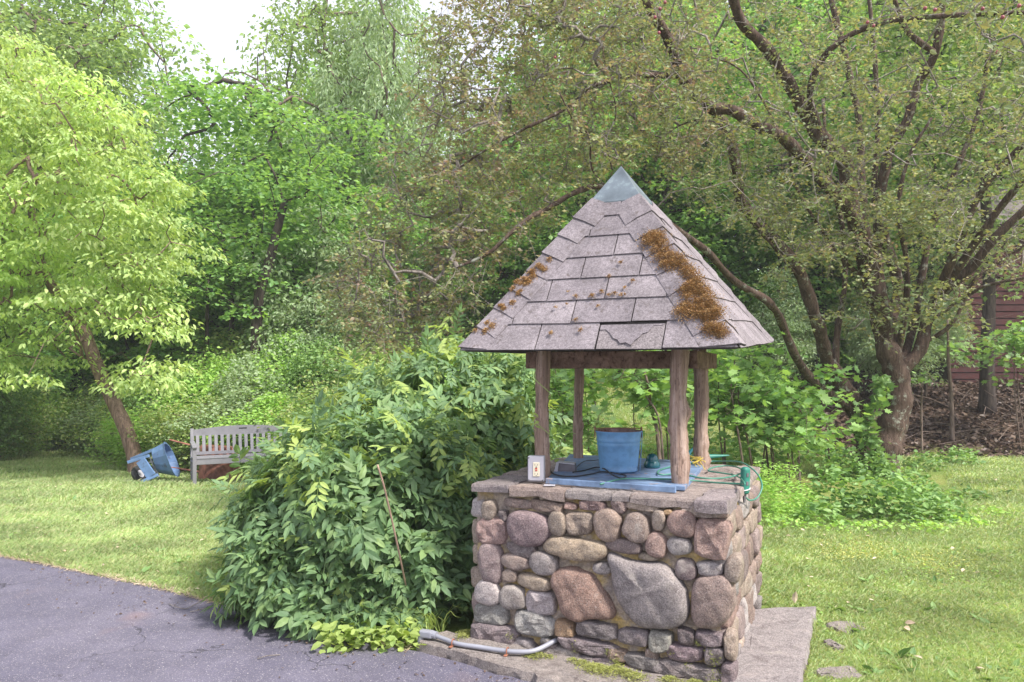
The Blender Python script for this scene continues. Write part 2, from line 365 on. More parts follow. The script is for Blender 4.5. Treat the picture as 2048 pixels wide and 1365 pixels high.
lit = sstep(14.0, 15.2, GV[:, 1] + .3*np.sin(GV[:, 0]*2)) * sstep(5.2, 6.6, GV[:, 0]) + .8*sstep(21, 25, GV[:, 1]) * sstep(3., 0., GV[:, 0])
lit = np.clip(lit, 0, 1); ca.data.foreach_set('color', np.stack([lit]*3 + [np.ones_like(lit)], 1).ravel())
EDGE = [hit_z(*p, G)[:2] for p in ((-900, 985), (-450, 1042), (-200, 1080), (0, 1114), (100, 1133), (200, 1154), (330, 1182), (470, 1218), (600, 1252), (720, 1280), (835, 1304), (1060, 1365))] + [A([1.4, 3.0]), A([3.2, 2.0]), A([8., -1.])]
EDGE = A(EDGE)
def edgeY(x): return np.interp(x, EDGE[:, 0], EDGE[:, 1])
b = MB(); top = []
ex = np.unique(np.concatenate([np.linspace(-9, 8, 160), EDGE[:, 0]])); rg = np.random.RandomState(3)
ey = edgeY(ex) + .012*rg.randn(len(ex)); n = len(ex)
i = np.arange(n-1); rows = [np.stack([ex, ey+.01, np.full(n, G-.05)], 1)] + [np.stack([ex, ey+(-6.-ey)*t, np.full(n, G+.010)], 1) for t in np.linspace(0, 1, 40)**1.3]
for r in range(len(rows)-1): b.add(np.vstack([rows[r], rows[r+1]]), np.stack([n+i, n+i+1, i+1, i], 1))
tag(b.build('driveway', M['asphalt']), kind='structure')
# straw and dead grass along the asphalt edge
b = MB(); rg = np.random.RandomState(5); N = 5200; x = rg.uniform(-6.5, -.6, N); off = np.abs(rg.randn(N))*.035 - .02
P = np.stack([x, edgeY(x) + off, G + .012 + .012*rg.rand(N)], 1); scatter(b, P, .05, rg, tri_leaf(.05, 0), 0, 3)
tag(b.build('edge_straw', M['straw']), 'dead straw and clippings along the asphalt edge of the lawn', 'dead grass', kind='stuff')

# ------------------------------------------------------------------ stone well house
U = A([.907, -.42, 0]); U = nrm(U); Vv = A([-U[1], U[0], 0]); O = A([-.24, 4.53, 0])+U*.035; W = 1.43
def wallpx(x, y, o=O, n=-Vv):         # where a sight line meets the front wall
    d = px(x, y, 1.0) - A([0, 0, ZC]); t = np.dot(o - A([0, 0, ZC]), n) / np.dot(d, n); p = A([0, 0, ZC]) + d*t - o
    return float(np.dot(p, U)), float(p[2])
def zr(x, y): return wallpx(920 + x/2.844, 940 + y/2.844)
well = empty('well_house', (.76, 4.85, 0), label='square fieldstone well with log posts and a mossy pyramid shingle roof', cat='well')
def WB(mb, name, mat, smooth=False, col=None, parent=well, kind=None, label=None):
    o = mb.build(name, mat, smooth=smooth)
    if parent is well: child_world(o, well)
    else: o.parent = parent
    if col: o.color = (*col, 1)
    if kind: o['kind'] = kind
    if label: o['label'] = label
    return o
def chaikin(P, k):
    P = A(P)
    for _ in range(k):
        Q = np.roll(P, -1, 0); P = np.stack([.75*P+.25*Q, .25*P+.75*Q], 1).reshape(-1, 2)
    return P
def stone(outl, o, u, n, depth, rng, smooth=2, base=None, rough=.004):
    P = chaikin(outl, smooth); c = P.mean(0); k = len(P); rings = []
    ph = rng.rand(6)*6.28; flat = rng.uniform(-.12, .12, 2)
    for f, d in ((1.0, -.04), (1.02, .2), (.985, .55), (.92, .82), (.78, .95), (.55, 1.0), (.28, 1.02)):
        q = c + (P - c)*f; wv = lambda x: np.sin(x[:, 0]*31+ph[0])*np.sin(x[:, 1]*27+ph[1])+.6*np.sin(x[:, 0]*63+x[:, 1]*41+ph[2])+.5*np.sin(x[:, 1]*77-x[:, 0]*35+ph[3])
        dd = np.full(k, d*depth if d > 0 else d) + (rough*1.4*wv(q) + ((q-c) @ flat)*.8)*(d > .3)
        rings.append(o + q[:, :1]*u + dd[:, None]*n + q[:, 1:]*A([0, 0, 1]))
    m = len(rings); V = np.vstack(rings + [(o + c[0]*u + n*depth*1.02 + A([0, 0, c[1]]))[None]])
    i = np.arange(m-1)[:, None]; j = np.arange(k)[None, :]; kk = (j+1) % k
    F = np.stack([i*k+j, i*k+kk, (i+1)*k+kk, (i+1)*k+j], -1).reshape(-1, 4)
    T = np.stack([(m-1)*k+np.arange(k), (m-1)*k+(np.arange(k)+1) % k, np.full(k, m*k)], 1)
    b = MB(); b.add(V, F, T); return b
def ell(cx, cy, w, h, rng, ang=0, n=9, sq=.75, j=.06):
    a = np.linspace(0, 2*np.pi, n, endpoint=False) + rng.uniform(0, .6)
    x = np.sign(np.cos(a))*np.abs(np.cos(a))**sq*w/2; y = np.sign(np.sin(a))*np.abs(np.sin(a))**sq*h/2
    P = np.stack([x, y], 1)*(1.12+j*rng.randn(n, 1)); c, s = math.cos(ang), math.sin(ang)
    return P @ A([[c, s], [-s, c]]) + A([cx, cy])
TAN=(.34,.27,.22); BRN=(.27,.20,.17); PNK=(.36,.25,.225); PUR=(.27,.21,.20); GRY=(.31,.28,.27); DRK=(.20,.17,.17); PAL=(.40,.36,.35); ORG=(.34,.24,.155); RED=(.29,.195,.17)
rg = np.random.RandomState(11)
E = [(175,222,78,118,TAN,1),(190,348,160,138,PNK,2),(182,525,128,225,PUR,1),(167,690,142,132,PAL,1),(310,720,148,128,GRY,1),(465,748,165,132,PAL,2),
 (395,328,225,182,PUR,1),(560,302,102,132,TAN,1),(690,302,155,125,BRN,2),(850,305,148,172,TAN,1),(1008,325,152,162,BRN,1),(1137,287,74,120,TAN,1),(1272,305,152,138,RED,1),
 (1122,422,114,132,RED,1),(1252,430,138,96,GRY,1),(945,428,215,76,PUR,1),(1435,380,200,208,PNK,2),(358,453,160,76,DRK,2),(325,524,160,84,TAN,1),(483,532,148,122,GRY,1),(295,598,84,76,TAN,1),
 (433,635,184,84,TAN,1),(815,558,104,62,GRY,1),(1290,560,112,118,PUR,1),(1425,555,150,82,PAL,1),(1080,492,120,40,TAN,1),(1560,560,90,150,TAN,1),(1500,240,70,60,TAN,2),
 (185,812,190,112,GRY,2),(205,930,250,112,DRK,2),(440,872,215,118,GRY,2),(605,895,108,86,ORG,2),(785,900,232,86,DRK,2),(990,942,165,84,DRK,2),(1150,968,120,116,GRY,2),(1292,942,96,86,DRK,2),(1415,952,150,80,DRK,2),
 (375,985,130,62,GRY,2),(745,1000,320,84,DRK,2),(600,1040,190,78,GRY,2),(1045,1085,190,80,DRK,2),(1280,1035,205,88,DRK,2),(1455,1052,112,100,DRK,2),(1310,1140,340,108,DRK,2),(905,1040,110,70,BRN,2),(840,1090,160,60,DRK,2),(1175,1120,190,66,DRK,2),(1395,1192,230,76,DRK,2),(690,1072,170,52,DRK,2),(1000,1135,130,50,BRN,2),(1180,1180,150,50,DRK,2),(1540,1000,70,150,TAN,2),(1530,1150,80,130,DRK,2),(520,1000,90,50,DRK,2),(500,960,60,40,GRY,1),(1100,1040,70,60,BRN,2),
 (340,190,155,46,BRN,2),(505,205,180,62,BRN,2),(635,205,66,38,RED,2),(755,200,150,52,BRN,2),(905,208,86,72,BRN,2),(1040,198,190,62,TAN,2),(1188,236,52,36,ORG,1),(1385,235,240,62,TAN,2),(250,262,54,62,DRK,2),(640,150,60,30,TAN,2)]
for cx, cy, w, h, col, typ in E:
    a, zc_ = zr(cx, cy); a2, _ = zr(cx+w, cy); _, z2 = zr(cx, cy+h)
    ol = ell(a, zc_, abs(a2-a), abs(z2-zc_), rg, rg.uniform(-.08, .08), 7 if typ == 2 else 10, .40 if typ == 2 else .8, .09)
    small = min(w, h) < 70; dep = .022 + .00016*min(w, h) if typ == 2 else .028 + .00022*min(w, h)
    if cy > 870: dep += .02
    cc = tuple(np.clip(A(col)*(1+.12*rg.randn())+.006*rg.randn(3), .08, .6))
    WB(stone(ol, O, U, -Vv, dep, rg, 1 if typ == 2 else 2, rough=.0045 if typ == 2 else .0015), 'stone', M['stone'], typ == 1, cc)
POLY = [([(530,640),(530,590),(560,560),(640,545),(720,570),(770,600),(810,660),(850,720),(890,790),(882,845),(800,842),(745,838),(700,858),(640,845),(590,800),(570,730),(556,680)], (.28,.185,.15), .075),
 ([(850,465),(900,478),(960,505),(1040,522),(1160,522),(1210,560),(1245,605),(1280,650),(1305,720),(1308,800),(1290,855),(1240,888),(1150,898),(1050,892),(1000,865),(950,810),(900,730),(870,640),(870,560),(846,500)], (.30,.265,.26), .085),
 ([(1330,640),(1360,600),(1440,590),(1520,590),(1555,640),(1570,740),(1560,800),(1500,880),(1430,900),(1350,885),(1318,820),(1318,720)], (.30,.225,.20), .07),
 ([(470,440),(495,385),(560,370),(640,378),(760,395),(840,410),(850,455),(840,495),(760,518),(660,510),(590,495),(510,470)], (.38,.30,.22), .06)]
for pts, col, dep in POLY:
    WB(stone(A([zr(*p) for p in pts]), O, U, -Vv, dep, rg, 2, rough=.003), 'stone', M['stone'], True, col)
def fill_side(o, u, n, w, h, rng, z0=-.05, cols=(TAN, PAL, BRN, TAN, GRY, TAN, RED, PUR)):
    z = z0
    while z < h - .07:
        rh = rng.uniform(.11, .19) if z < h-.2 else h - z; s = -.01
        while s < w - .05:
            rw = min(rng.uniform(.13, .26), w - s + .02)
            if w - s - rw < .07: rw = w - s
            c = cols[rng.randint(len(cols))]; c = tuple(np.clip(A(c)*(1+.12*rng.randn()), .1, .55))
            ol = ell(s+rw/2, z+rh/2 + .01*rng.randn(), rw*.94, rh*.93, rng, .1*rng.randn(), 9, .55, .07)
            WB(stone(ol, o, u, n, .035+.02*rng.rand(), rng, 2, rough=.0025), 'stone', M['stone'], True, c); s += rw
        z += rh
fill_side(O + U*W, Vv, U, W, .835, rg)
fill_side(O + U*W + Vv*W, -U, Vv, W, .835, rg)
fill_side(O + Vv*W, -Vv, -U, W, .835, rg)
# mortar core: four faces as fine lumpy sheets
b = MB()
for o, u, n in ((O, U, -Vv), (O+U*W, Vv, U), (O+U*W+Vv*W, -U, Vv), (O+Vv*W, -Vv, -U)):
    k, m = 46, 28; s, z = np.meshgrid(np.linspace(0, W, k), np.linspace(-.12, .885, m)); d = -.004 + .010*rg.randn(m, k) + .012*np.sin(s*23)*np.sin(z*27); d[:, 0] = 0; d[:, -1] = 0
    V = o + s[..., None]*u + d[..., None]*n + z[..., None]*A([0, 0, 1]); i = np.arange(m-1)[:, None]; j = np.arange(k-1)[None, :]
    b.add(V.reshape(-1, 3), np.stack([i*k+j, i*k+j+1, (i+1)*k+j+1, (i+1)*k+j], -1).reshape(-1, 4))
WB(b, 'mortar', M['mortar'], True)
# cap stones
def capstone(loc2, z1, th, col, rng, name='cap_stone'):
    """loc2: corners in (along, inward) metres of the wall's own frame"""
    P = A(loc2); pts = []
    for i in range(len(P)):
        q = P[(i+1) % len(P)]; L = np.linalg.norm(q-P[i]); k = max(1, int(L/.07))
        for t in range(k): pts.append(P[i] + (q-P[i])*t/k + (.007*rng.randn(2) if t else 0))
    P = A(pts); c = P.mean(0); w3 = lambda q, z: O + q[:, :1]*U + q[:, 1:]*Vv + np.reshape(z, (-1, 1))*A([0, 0, 1])
    n = len(P); r1 = w3(P, z1-th+.006*rng.randn(n)); r2 = w3(P+(P-c)*.01, z1-th*.35+.004*rng.randn(n)); r3 = w3(c+(P-c)*.985, z1+.003*rng.randn(n)); r4 = w3(c+(P-c)*.55, z1+.003*rng.randn(n))
    V = np.vstack([r1, r2, r3, r4]); i = np.arange(3)[:, None]; j = np.arange(n)[None, :]; k = (j+1) % n
    b = MB(); b.add(V, np.stack([i*n+j, i*n+k, (i+1)*n+k, (i+1)*n+j], -1).reshape(-1, 4), np.array([[3*n+q for q in range(n)]]), np.array([list(range(n))[::-1]]))
    return WB(b, name, M['stone'], False, col)
CT = .925
def cs(x): return wallpx(x, 985)[0]
js = [-.012, cs(1025), cs(1134), cs(1228), cs(1263), cs(1393), 1.475]
cc = [(.235,.20,.20), (.32,.25,.22), (.29,.255,.245), (.30,.26,.25), (.31,.255,.235), (.29,.245,.25)]
for i in range(6):
    a, c_ = js[i]+.004, js[i+1]-.004; f = [-.06, -.05, -.035, -.045, -.04, -.075][i]
    capstone([(a, f), (c_, f+.012), (c_+(.03 if i < 5 else 0), .37), (a+.02, .36)], CT-[.0, .004, .006, .003, .002, .0][i], [.05, .055, .045, .04, .05, .068][i], cc[i], rg)
for (a, c_, d, e) in ((1.12, 1.475, .375, .70), (1.12, 1.47, .705, 1.07), (1.12, 1.46, 1.075, 1.455), (-.012, .38, .37, .8), (-.005, .38, .805, 1.15), (-.01, .42, 1.155, 1.46), (.425, .78, 1.15, 1.455), (.785, 1.115, 1.15, 1.46)):
    capstone([(a, d), (c_, d), (c_, e), (a, e)], CT - .008 + .012*rg.rand(), .05, tuple(A((.33,.27,.25))*(1+.08*rg.randn())), rg)
capstone([(.385, .37), (1.115, .38), (1.115, 1.145), (.385, 1.145)], CT-.012, .05, (.34,.28,.25), rg)
# posts
def post(x, Y, r, z0, z1, seed, burl=None, lean=0):
    rng = np.random.RandomState(seed); k = 46; z = np.linspace(z0, z1, k); X = (x-1024)/F_PX*Y
    P = np.stack([X + .006*np.sin(z*7+seed) + lean*(z-z0), np.full(k, Y)+.005*np.sin(z*5), z], 1)
    rr = r*(1+.05*np.sin(z*11+seed)+.04*np.sin(z*23+seed*2)); n = 18
    b = MB(); tube(b, P, rr, n, 0)
    V = b.V[0]; a = np.arctan2(V[:, 1]-Y, V[:, 0]-X); V[:, :2] += (.0022*np.sin(a*9+V[:, 2]*4)+.0018*rng.randn(len(V)))[:, None]*np.stack([np.cos(a), np.sin(a)], 1)
    if burl:
        for bz, ba, amp in burl:
            w = amp*np.exp(-((V[:, 2]-bz)/.035)**2)*np.exp(-(np.angle(np.exp(1j*(a-ba)))/.7)**2); V[:, :2] += w[:, None]*np.stack([np.cos(a), np.sin(a)], 1)
    return WB(b, 'post', M['post'], True)
post(1357, 4.29, .050, .915, 1.80, 1, [(1.36, -.3, .028), (1.27, 3.0, .012), (1.02, -2.2, .012), (1.05, -.2, .008), (1.52, -1.2, .010)], .01)
post(1085, 4.62, .044, .915, 1.80, 2, [(1.5, -1.3, .006)])
post(1157, 5.50, .034, .925, 1.80, 3, [(1.2, -.4, .008)], .0)
post(1403, 5.12, .047, .905, 1.80, 4, [(1.1, -.5, .010), (.98, -.3, .02)], -.01)
for mbp in (((px(1053,720,4.74), px(1392,720,4.42)), .04), ((px(1388,719,4.36), px(1428,719,5.30)), .04), ((px(1100,720,5.6), px(1400,720,5.26)), .04), ((px(1066,720,4.62), px(1142,720,5.60)), .04)):
    (p, q), w = mbp; p[2] = q[2] = 1.66; b = MB(); beam(b, p, q, w, .105); bevel(WB(b, 'beam', M['beam']), .004)
# roof
FL, FR, RR, RL, AP = A([-.293,4.523,1.725]), A([1.155,3.85,1.722]), A([1.825,5.3,1.80]), A([.35,5.98,1.735]), A([.712,4.9,2.905])
roof = bpy.data.objects.new('roof', None); C.objects.link(roof); child_world(roof, well); roof.matrix_parent_inverse = Matrix.Translation(-Vector(well.location))
def RB(mb, name, mat, smooth=False): o = mb.build(name, mat, smooth=smooth); o.parent = roof; return o
b = MB(); cen = (FL+FR+RR+RL)/4; cor = [FL, FR, RR, RL]
inn = [c + (cen-c)*.012 - A([0, 0, .0]) for c in cor]; low = [c + (cen-c)*.012 - A([0, 0, .016]) for c in cor]
ap2 = AP - A([0, 0, .03])
V = inn + low + [AP-A([0, 0, .004]), ap2]
b.add(V, np.array([[i, (i+1) % 4, 8] for i in range(4)] + [[4+(i+1) % 4, 4+i, 9] for i in range(4)]), np.array([[i, 4+i, 4+(i+1) % 4, (i+1) % 4] for i in range(4)]))
RB(b, 'deck', M['deck'])
def clip_poly(P, a, bb, c):           # keep a*x+b*y<=c
    out = []
    for i in range(len(P)):
        p, q = P[i], P[(i+1) % len(P)]; dp = a*p[0]+bb*p[1]-c; dq = a*q[0]+bb*q[1]-c
        if dp <= 0: out.append(p)
        if dp*dq < 0: t = dp/(dp-dq); out.append((p[0]+t*(q[0]-p[0]), p[1]+t*(q[1]-p[1])))
    return out
EXP = .166
def face(Aa, Bb, joints=None, seed=0, extra=None):
    rng = np.random.RandomState(seed); mid = (Aa+Bb)/2; e = nrm(Bb-Aa); up_ = AP-mid; up_ = up_-e*np.dot(up_, e); H = np.linalg.norm(up_); up_ = up_/H; n = np.cross(e, up_)
    a0 = np.dot(Aa-mid, e); b0 = np.dot(Bb-mid, e); ax = np.dot(AP-mid, e)
    to3 = lambda q, h: mid + e*q[0] + up_*q[1] + n*h
    def clipf(P, m=.0):
        # left edge through (a0,0)-(ax,H); right edge (b0,0)-(ax,H)
        for (x0, sg) in ((a0, -1), (b0, 1)):
            dx, dy = ax-x0, H; L = math.hypot(dx, dy); nx, ny = sg*dy/L, -sg*dx/L
            P = clip_poly(P, nx, ny, nx*x0 - m)
            if len(P) < 3: return []
        return P
    def slab(P, h0, h1, y0, y1, name='shingle', th=.005, mat='shingle'):
        if len(P) < 3: return
        f = lambda q: h0 + (h1-h0)*(q[1]-y0)/(y1-y0)
        b = MB(); prism(b, [to3(q, f(q)+th) for q in P], [to3(q, f(q)) for q in P]); return RB(b, name, M[mat])
    rows = int(H*.83/EXP)
    for r in range(rows+1):
        y0 = r*EXP - (.018 if r == 0 else 0); y1 = (r+1)*EXP + .02
        jj = joints[r] if joints and r < len(joints) else list(np.arange(-1.5, 1.5, .325) + (.16 if r % 2 else 0) + .01*rng.randn())
        jj = [-2.] + list(jj) + [2.]
        for k in range(len(jj)-1):
            P = [(jj[k]+.0035, y0+.002*rng.randn()), (jj[k+1]-.0035, y0+.002*rng.randn()), (jj[k+1]-.0035, y1), (jj[k]+.0035, y1)]
            if joints and r == 0 and extra and k in extra: continue
            slab(clip_poly(clipf(P, .0), 0, 1, H*.815) if len(clipf(P, .0)) > 2 else [], .011, .002, y0, y1)
    return to3, slab, clipf, (a0, b0, ax, H), e, up_, n, mid
# front face joints from the photograph
e_ = nrm(FR-FL); m_ = (FL+FR)/2; u_ = AP-m_; u_ = u_-e_*np.dot(u_, e_); u_ = nrm(u_); n_ = np.cross(e_, u_)
def roofpx(x, y, ori=None, n=None):
    ori = m_ if ori is None else ori; n = n_ if n is None else n
    d = px(x, y, 1.)-A([0, 0, ZC]); t = np.dot(ori-A([0, 0, ZC]), n)/np.dot(d, n); p = A([0, 0, ZC])+d*t-ori
    return float(np.dot(p, e_)), float(np.dot(p, u_))
def rz(x, y): return roofpx(920+x/3.2, 320+y/3.2)
JT = [[rz(505,1140)[0], rz(885,1130)[0], rz(1310,1120)[0]], [rz(355,1000)[0], rz(725,1000)[0], rz(1110,990)[0]], [rz(200,870)[0], rz(570,870)[0], rz(935,860)[0], rz(1330,850)[0]],
      [rz(420,740)[0], rz(782,740)[0], rz(1155,720)[0]], [rz(620,610)[0], rz(990,600)[0], rz(1380,600)[0]], [rz(832,490)[0], rz(1180,480)[0]], [rz(600,400)[0], rz(1010,400)[0]], [rz(1300,380)[0]]]
to3, slab, clipf, dims, *_x = face(FL, FR, JT, 1, extra={2})
# torn eave tab: worn underlay showing and the jagged remains of the tab over it
x0, x1 = JT[0][1], JT[0][2]
slab(clipf([(x0+.004, -.012), (x1-.004, -.016), (x1-.004, .15), (x0+.004, .15)]), .002, .001, 0, .15, 'underlay', .004, 'under')
slab([rz(900,1095), rz(935,1092), rz(958,1112), rz(985,1150), rz(1012,1160), rz(1030,1185), rz(1062,1178), rz(1098,1196), rz(1118,1168), rz(1150,1142), rz(1172,1118), rz(1205,1108), rz(1240,1066), rz(1300,1062), (x1-.004, .15), (x0+.004, .15)], .012, .002, 0, .15)
sideF = face(FR, RR, None, 2); face(RR, RL, None, 3); face(RL, FL, None, 4)
def hip(C0, nL, nR, eL, eR, seed, wd=.16, top=.80):
    rng = np.random.RandomState(seed); d = nrm(AP-C0); L = np.linalg.norm(AP-C0); k = 8
    dl = eL - d*np.dot(eL, d); dl = nrm(dl); dr = eR - d*np.dot(eR, d); dr = nrm(dr); st = L*top/k
    for i in range(k):
        s0 = i*st - (.0 if i else .012); s1 = (i+1)*st + .03; w0 = wd*(1+.02*rng.randn()); h0, h1 = .028+.003*rng.rand(), .020
        def P(s, w, h): 
            return C0 + d*s + (dl*w + nL*h if w >= 0 else dr*(-w) + nR*h)
        sk = .006*rng.randn(); ws = min(w0, (L-s1)*.9+.02); nm = nrm(nL+nR)
        rows = []
        for s, h in ((s0, h0), (s1, h1)):
            ww = w0 if s == s0 else min(w0, ws)
            rows.append([C0+d*(s+sk)+dl*ww+nL*h*.6, C0+d*s+dl*ww*.5+nL*h, C0+d*s+nm*h*1.15, C0+d*s+dr*ww*.5+nR*h, C0+d*(s-sk)+dr*ww+nR*h*.6])
        for rw in rows:
            for j, ee, nnn in ((0, -eL, nL), (1, -eL, nL), (3, eR, nR), (4, eR, nR)):
                upv = np.cross(nnn, ee); hh = np.dot(rw[j]-C0, upv)
                if hh < -.014: rw[j] = rw[j] + d*(-.014-hh)/np.dot(d, upv)
        b = MB(); T = A(rows[0]+rows[1]); nn = np.array([nL, nL, nm, nR, nR]*2); V = np.vstack([T, T-nn*.0055])
        F = [[j, j+1, 6+j, 5+j] for j in range(4)] + [[10+j+1, 10+j, 15+j, 16+j] for j in range(4)] + [[j+1, j, 10+j, 11+j] for j in range(4)] + [[5+j, 6+j, 16+j, 15+j] for j in range(4)] + [[0, 5, 15, 10], [9, 4, 14, 19]]
        b.add(V, np.array(F)); RB(b, 'hip_shingle', M['shingle'])
def fn(a, b_): m = (a+b_)/2; e = nrm(b_-a); u = AP-m; u = nrm(u-e*np.dot(u, e)); return np.cross(e, u), e
NS = [fn(cor[i], cor[(i+1) % 4]) for i in range(4)]
for i in range(4):   # hip at corner i: between face i-1 (ends here) and face i (starts here)
    nl, el = NS[i-1]; nr_, er = NS[i]; hip(cor[i], nl, nr_, -el, er, 20+i, .155 if i != 1 else .165)
# metal cap
b = MB(); t = .205; K = [AP + (c-AP)*t for c in cor]; out = [k + nrm(k-(AP+(cen-AP)*t))*.018 - A([0, 0, .012]) + A([0, 0, .018]) for k in K]; tip = AP + A([0, 0, .028])
b.add(out + [o_v - A([0, 0, .010]) for o_v in out] + [tip], np.array([[i, (i+1) % 4, 8] for i in range(4)]), np.array([[4+i, 4+(i+1) % 4, (i+1) % 4, i] for i in range(4)] + [[7, 6, 5, 4]]))
bevel(RB(b, 'metal_cap', M['zinc']), .002, 1)
# moss on the shingles (tufts of tiny blades)
def moss_patch(b, pts, rng, n, hgt=.011, face_=(m_, n_), r=.024):
    P = []
    for (x, y, s) in pts:
        c = px(x, y, 1.)-A([0, 0, ZC]); tt = np.dot(face_[0]-A([0, 0, ZC]), face_[1])/np.dot(c, face_[1]); c = A([0, 0, ZC])+c*tt + face_[1]*.022
        k = int(n*s*s); q = rng.randn(k, 3)*r*s; q -= face_[1]*np.sum(q*face_[1], 1, keepdims=True)
        hh = hgt*s*np.exp(-np.sum(q*q, 1)/(2*(r*s)**2)); P.append(c + q + face_[1]*hh[:, None])
    P = np.vstack(P); scatter(b, P, .0105, rng, tri_leaf(.2, .0), -.2, .2, out=np.tile(face_[1]*.8, (len(P), 1)))
rg = np.random.RandomState(8); b = MB(); nR_, eR_ = NS[1]; pr = FR
mz = [(1235,510),(1225,540),(1270,520),(1300,560),(1265,590),(1320,600),(1290,640),(1345,640),(1400,650),(1370,680),(1430,690),(1455,730),(1490,760),(1330,690),(1520,800),(1540,840),(1570,870),(1590,910),(1610,950),(1630,990),(1440,850),(1480,830),(1510,860),(1470,900),(1530,930),(1500,970),(1560,960),(1600,1010),(1540,1010),(1640,1000),(1580,1035),(1490,1000),(1450,960),(1430,990),(1630,1100),(1600,1090),(1660,1110),(1680,1130)]
moss_patch(b, [(920+x/3.2, 320+y/3.2, rg.uniform(.75, 1.25)) for x, y in mz], rg, 560, .02)
mz2 = [(580,655),(530,710),(545,720),(510,700),(480,760),(470,735),(440,790),(415,780),(400,810),(430,815),(385,870),(395,860),(350,840),(345,930),(280,955),(290,970),(265,950),(215,1080),(185,1060),(175,1110),(110,1110),(455,800),(375,800)]
moss_patch(b, [(920+x/3.2, 320+y/3.2, rg.uniform(.35, .65)) for x, y in mz2], rg, 700, .02)
dots = [(1060,835),(995,870),(1060,880),(1035,880),(960,880),(910,860),(850,885),(745,1040),(690,940),(780,1105),(1035,675),(960,760),(700,860),(750,890),(1110,790),(890,950),(620,960),(590,1125)]
moss_patch(b, [(920+x/3.2, 320+y/3.2, rg.uniform(.12, .3)) for x, y in dots], rg, 1300, .02)
o = RB(b, 'moss', M['moss']); o['kind'] = 'stuff'; o['label'] = 'rusty orange moss growing on the shingles'

# ------------------------------------------------------------------ things on the well
def B0(mb, name, mat, parent, smooth=False, bv=0, loc=None):
    o = mb.build(name, mat, smooth=smooth); child_world(o, parent)
    if bv: bevel(o, bv)
    return o
TZ = .925
# painted board: wide planks
bd = empty('painted_board', (.75, 4.9, TZ), label='blue painted wooden cover lying on top of the stone well', cat='well cover')
P0, P1, P2, P3 = hit_z(1096, 956, .955), hit_z(1370, 973, .955), px(1412, 0, 5.25), px(1140, 0, 5.75)
P2[2] = P3[2] = .955; e0 = P1-P0; e3 = P2-P3
for i in range(3):
    a, c = i/3+.003, (i+1)/3-.003
    q = [P0+(P3-P0)*a, P1+(P2-P1)*a, P1+(P2-P1)*c, P0+(P3-P0)*c]
    b = MB(); prism(b, [p+A([0,0,.003*(i == 1)]) for p in q], [p-A([0,0,.026]) for p in q]); B0(b, 'plank', M['board'], bd, bv=.003)
b = MB(); q0, q1 = hit_z(1092, 962, .948), hit_z(1352, 980, .946); beam(b, q0, q1, .022, .034); B0(b, 'front_batten', M['board'], bd, bv=.004)
# bucket
bk = hit_z(1243, 947, .96); BX, BY = bk[0]+.0, bk[1]+.13
bu = empty('bucket', (BX, BY, .958), label='blue painted metal pail with a rusty rim standing on the blue board', cat='bucket')
b = MB(); lathe(b, [(0,.004),(.112,.004),(.118,0),(.122,.012),(.118,.016),(.1235,.05),(.128,.10),(.134,.165),(.138,.172),(.134,.18),(.137,.19),(.141,.197),(.138,.205),(.143,.245),(.147,.25),(.147,.256)], 40)
o = b.build('pail_body', M['blue'], bu, smooth=True)
b = MB(); lathe(b, [(.147,.256),(.143,.258),(.137,.235),(.118,.02),(0,.015)], 40); b.build('pail_inside', M['bucketin'], bu, smooth=True)
b = MB(); tube(b, [(.13,-.035,.0),(.145,-.045,.255)], .0022, 5); b.build('seam', M['blue'], bu)
for s in (-1, 1):
    b = MB(); a = [.1, 3.05][s < 0]; ca_, sa_ = math.cos(a), math.sin(a)
    box(b, (.149*ca_, .149*sa_, .235), (.006, .03, .05), rotz(a)); tube(b, [(.149*ca_+.0, .149*sa_+.014*math.cos(t), .262+.016*math.sin(t)) for t in np.linspace(-.6, 3.8, 10)], .004, 6); b.build('handle_ear', M['rust'], bu)
b = MB(); tube(b, catmull([(.150,.0,.268),(.13,.09,.262),(.06,.146,.26),(-.04,.152,.26),(-.12,.10,.262),(-.15,.0,.268)], 5), .0035, 6); b.build('bail_handle', M['rust'], bu, smooth=True)
# glass insulator
p = hit_z(1307, 938, .958)
ins = empty('glass_insulator', tuple(p+A([0,.05,0])), label='teal glass telephone-pole insulator beside the blue pail', cat='insulator')
b = MB(); lathe(b, [(0,.0),(.044,0),(.052,.004),(.053,.012),(.050,.03),(.044,.042),(.040,.046),(.041,.05),(.037,.072),(.026,.088),(.012,.094),(0,.095)], 32); b.build('glass_body', M['teal'], ins, smooth=True)
b = MB(); lathe(b, [(.0525,.012),(.0545,.016),(.0535,.021)], 32); b.build('skirt_rib', M['teal'], ins, smooth=True)
# outlet box on the front left post
oc = px(1073, 937, 4.47); ob = empty('outlet_box', tuple(oc), label='grey outdoor electric outlet box fixed to the left front post', cat='outlet box'); ob.rotation_euler = (0, 0, R(-10))
b = MB(); box(b, (0,0,0), (.098,.062,.150)); bevel(b.build('box_body', M['conduit'], ob), .005)
b = MB(); box(b, (.0,-.032,.002), (.090,.004,.140)); bevel(b.build('cover_plate', M['lgrey'], ob), .0015)
b = MB(); box(b, (.004,-.0355,-.002), (.040,.005,.084)); dev = b.build('outlet_face', M['ivory'], ob); bevel(dev, .002)
for z_, m_n, s_ in ((.010,'dgrey',(.009,.003,.004)), (.003,'red',(.013,.004,.007)), (-.008,'red',(.013,.004,.006))):
    b = MB(); box(b, (.004,-.0385,z_), s_); b.build('button', M[m_n], dev)
for z_ in (.026, -.028):
    b = MB()
    for dx in (-.008, .008): box(b, (.004+dx,-.0382,z_), (.0022,.002,.009))
    box(b, (.004,-.0382,z_-.009), (.004,.002,.004)); b.build('socket_slot', M['dgrey'], dev)
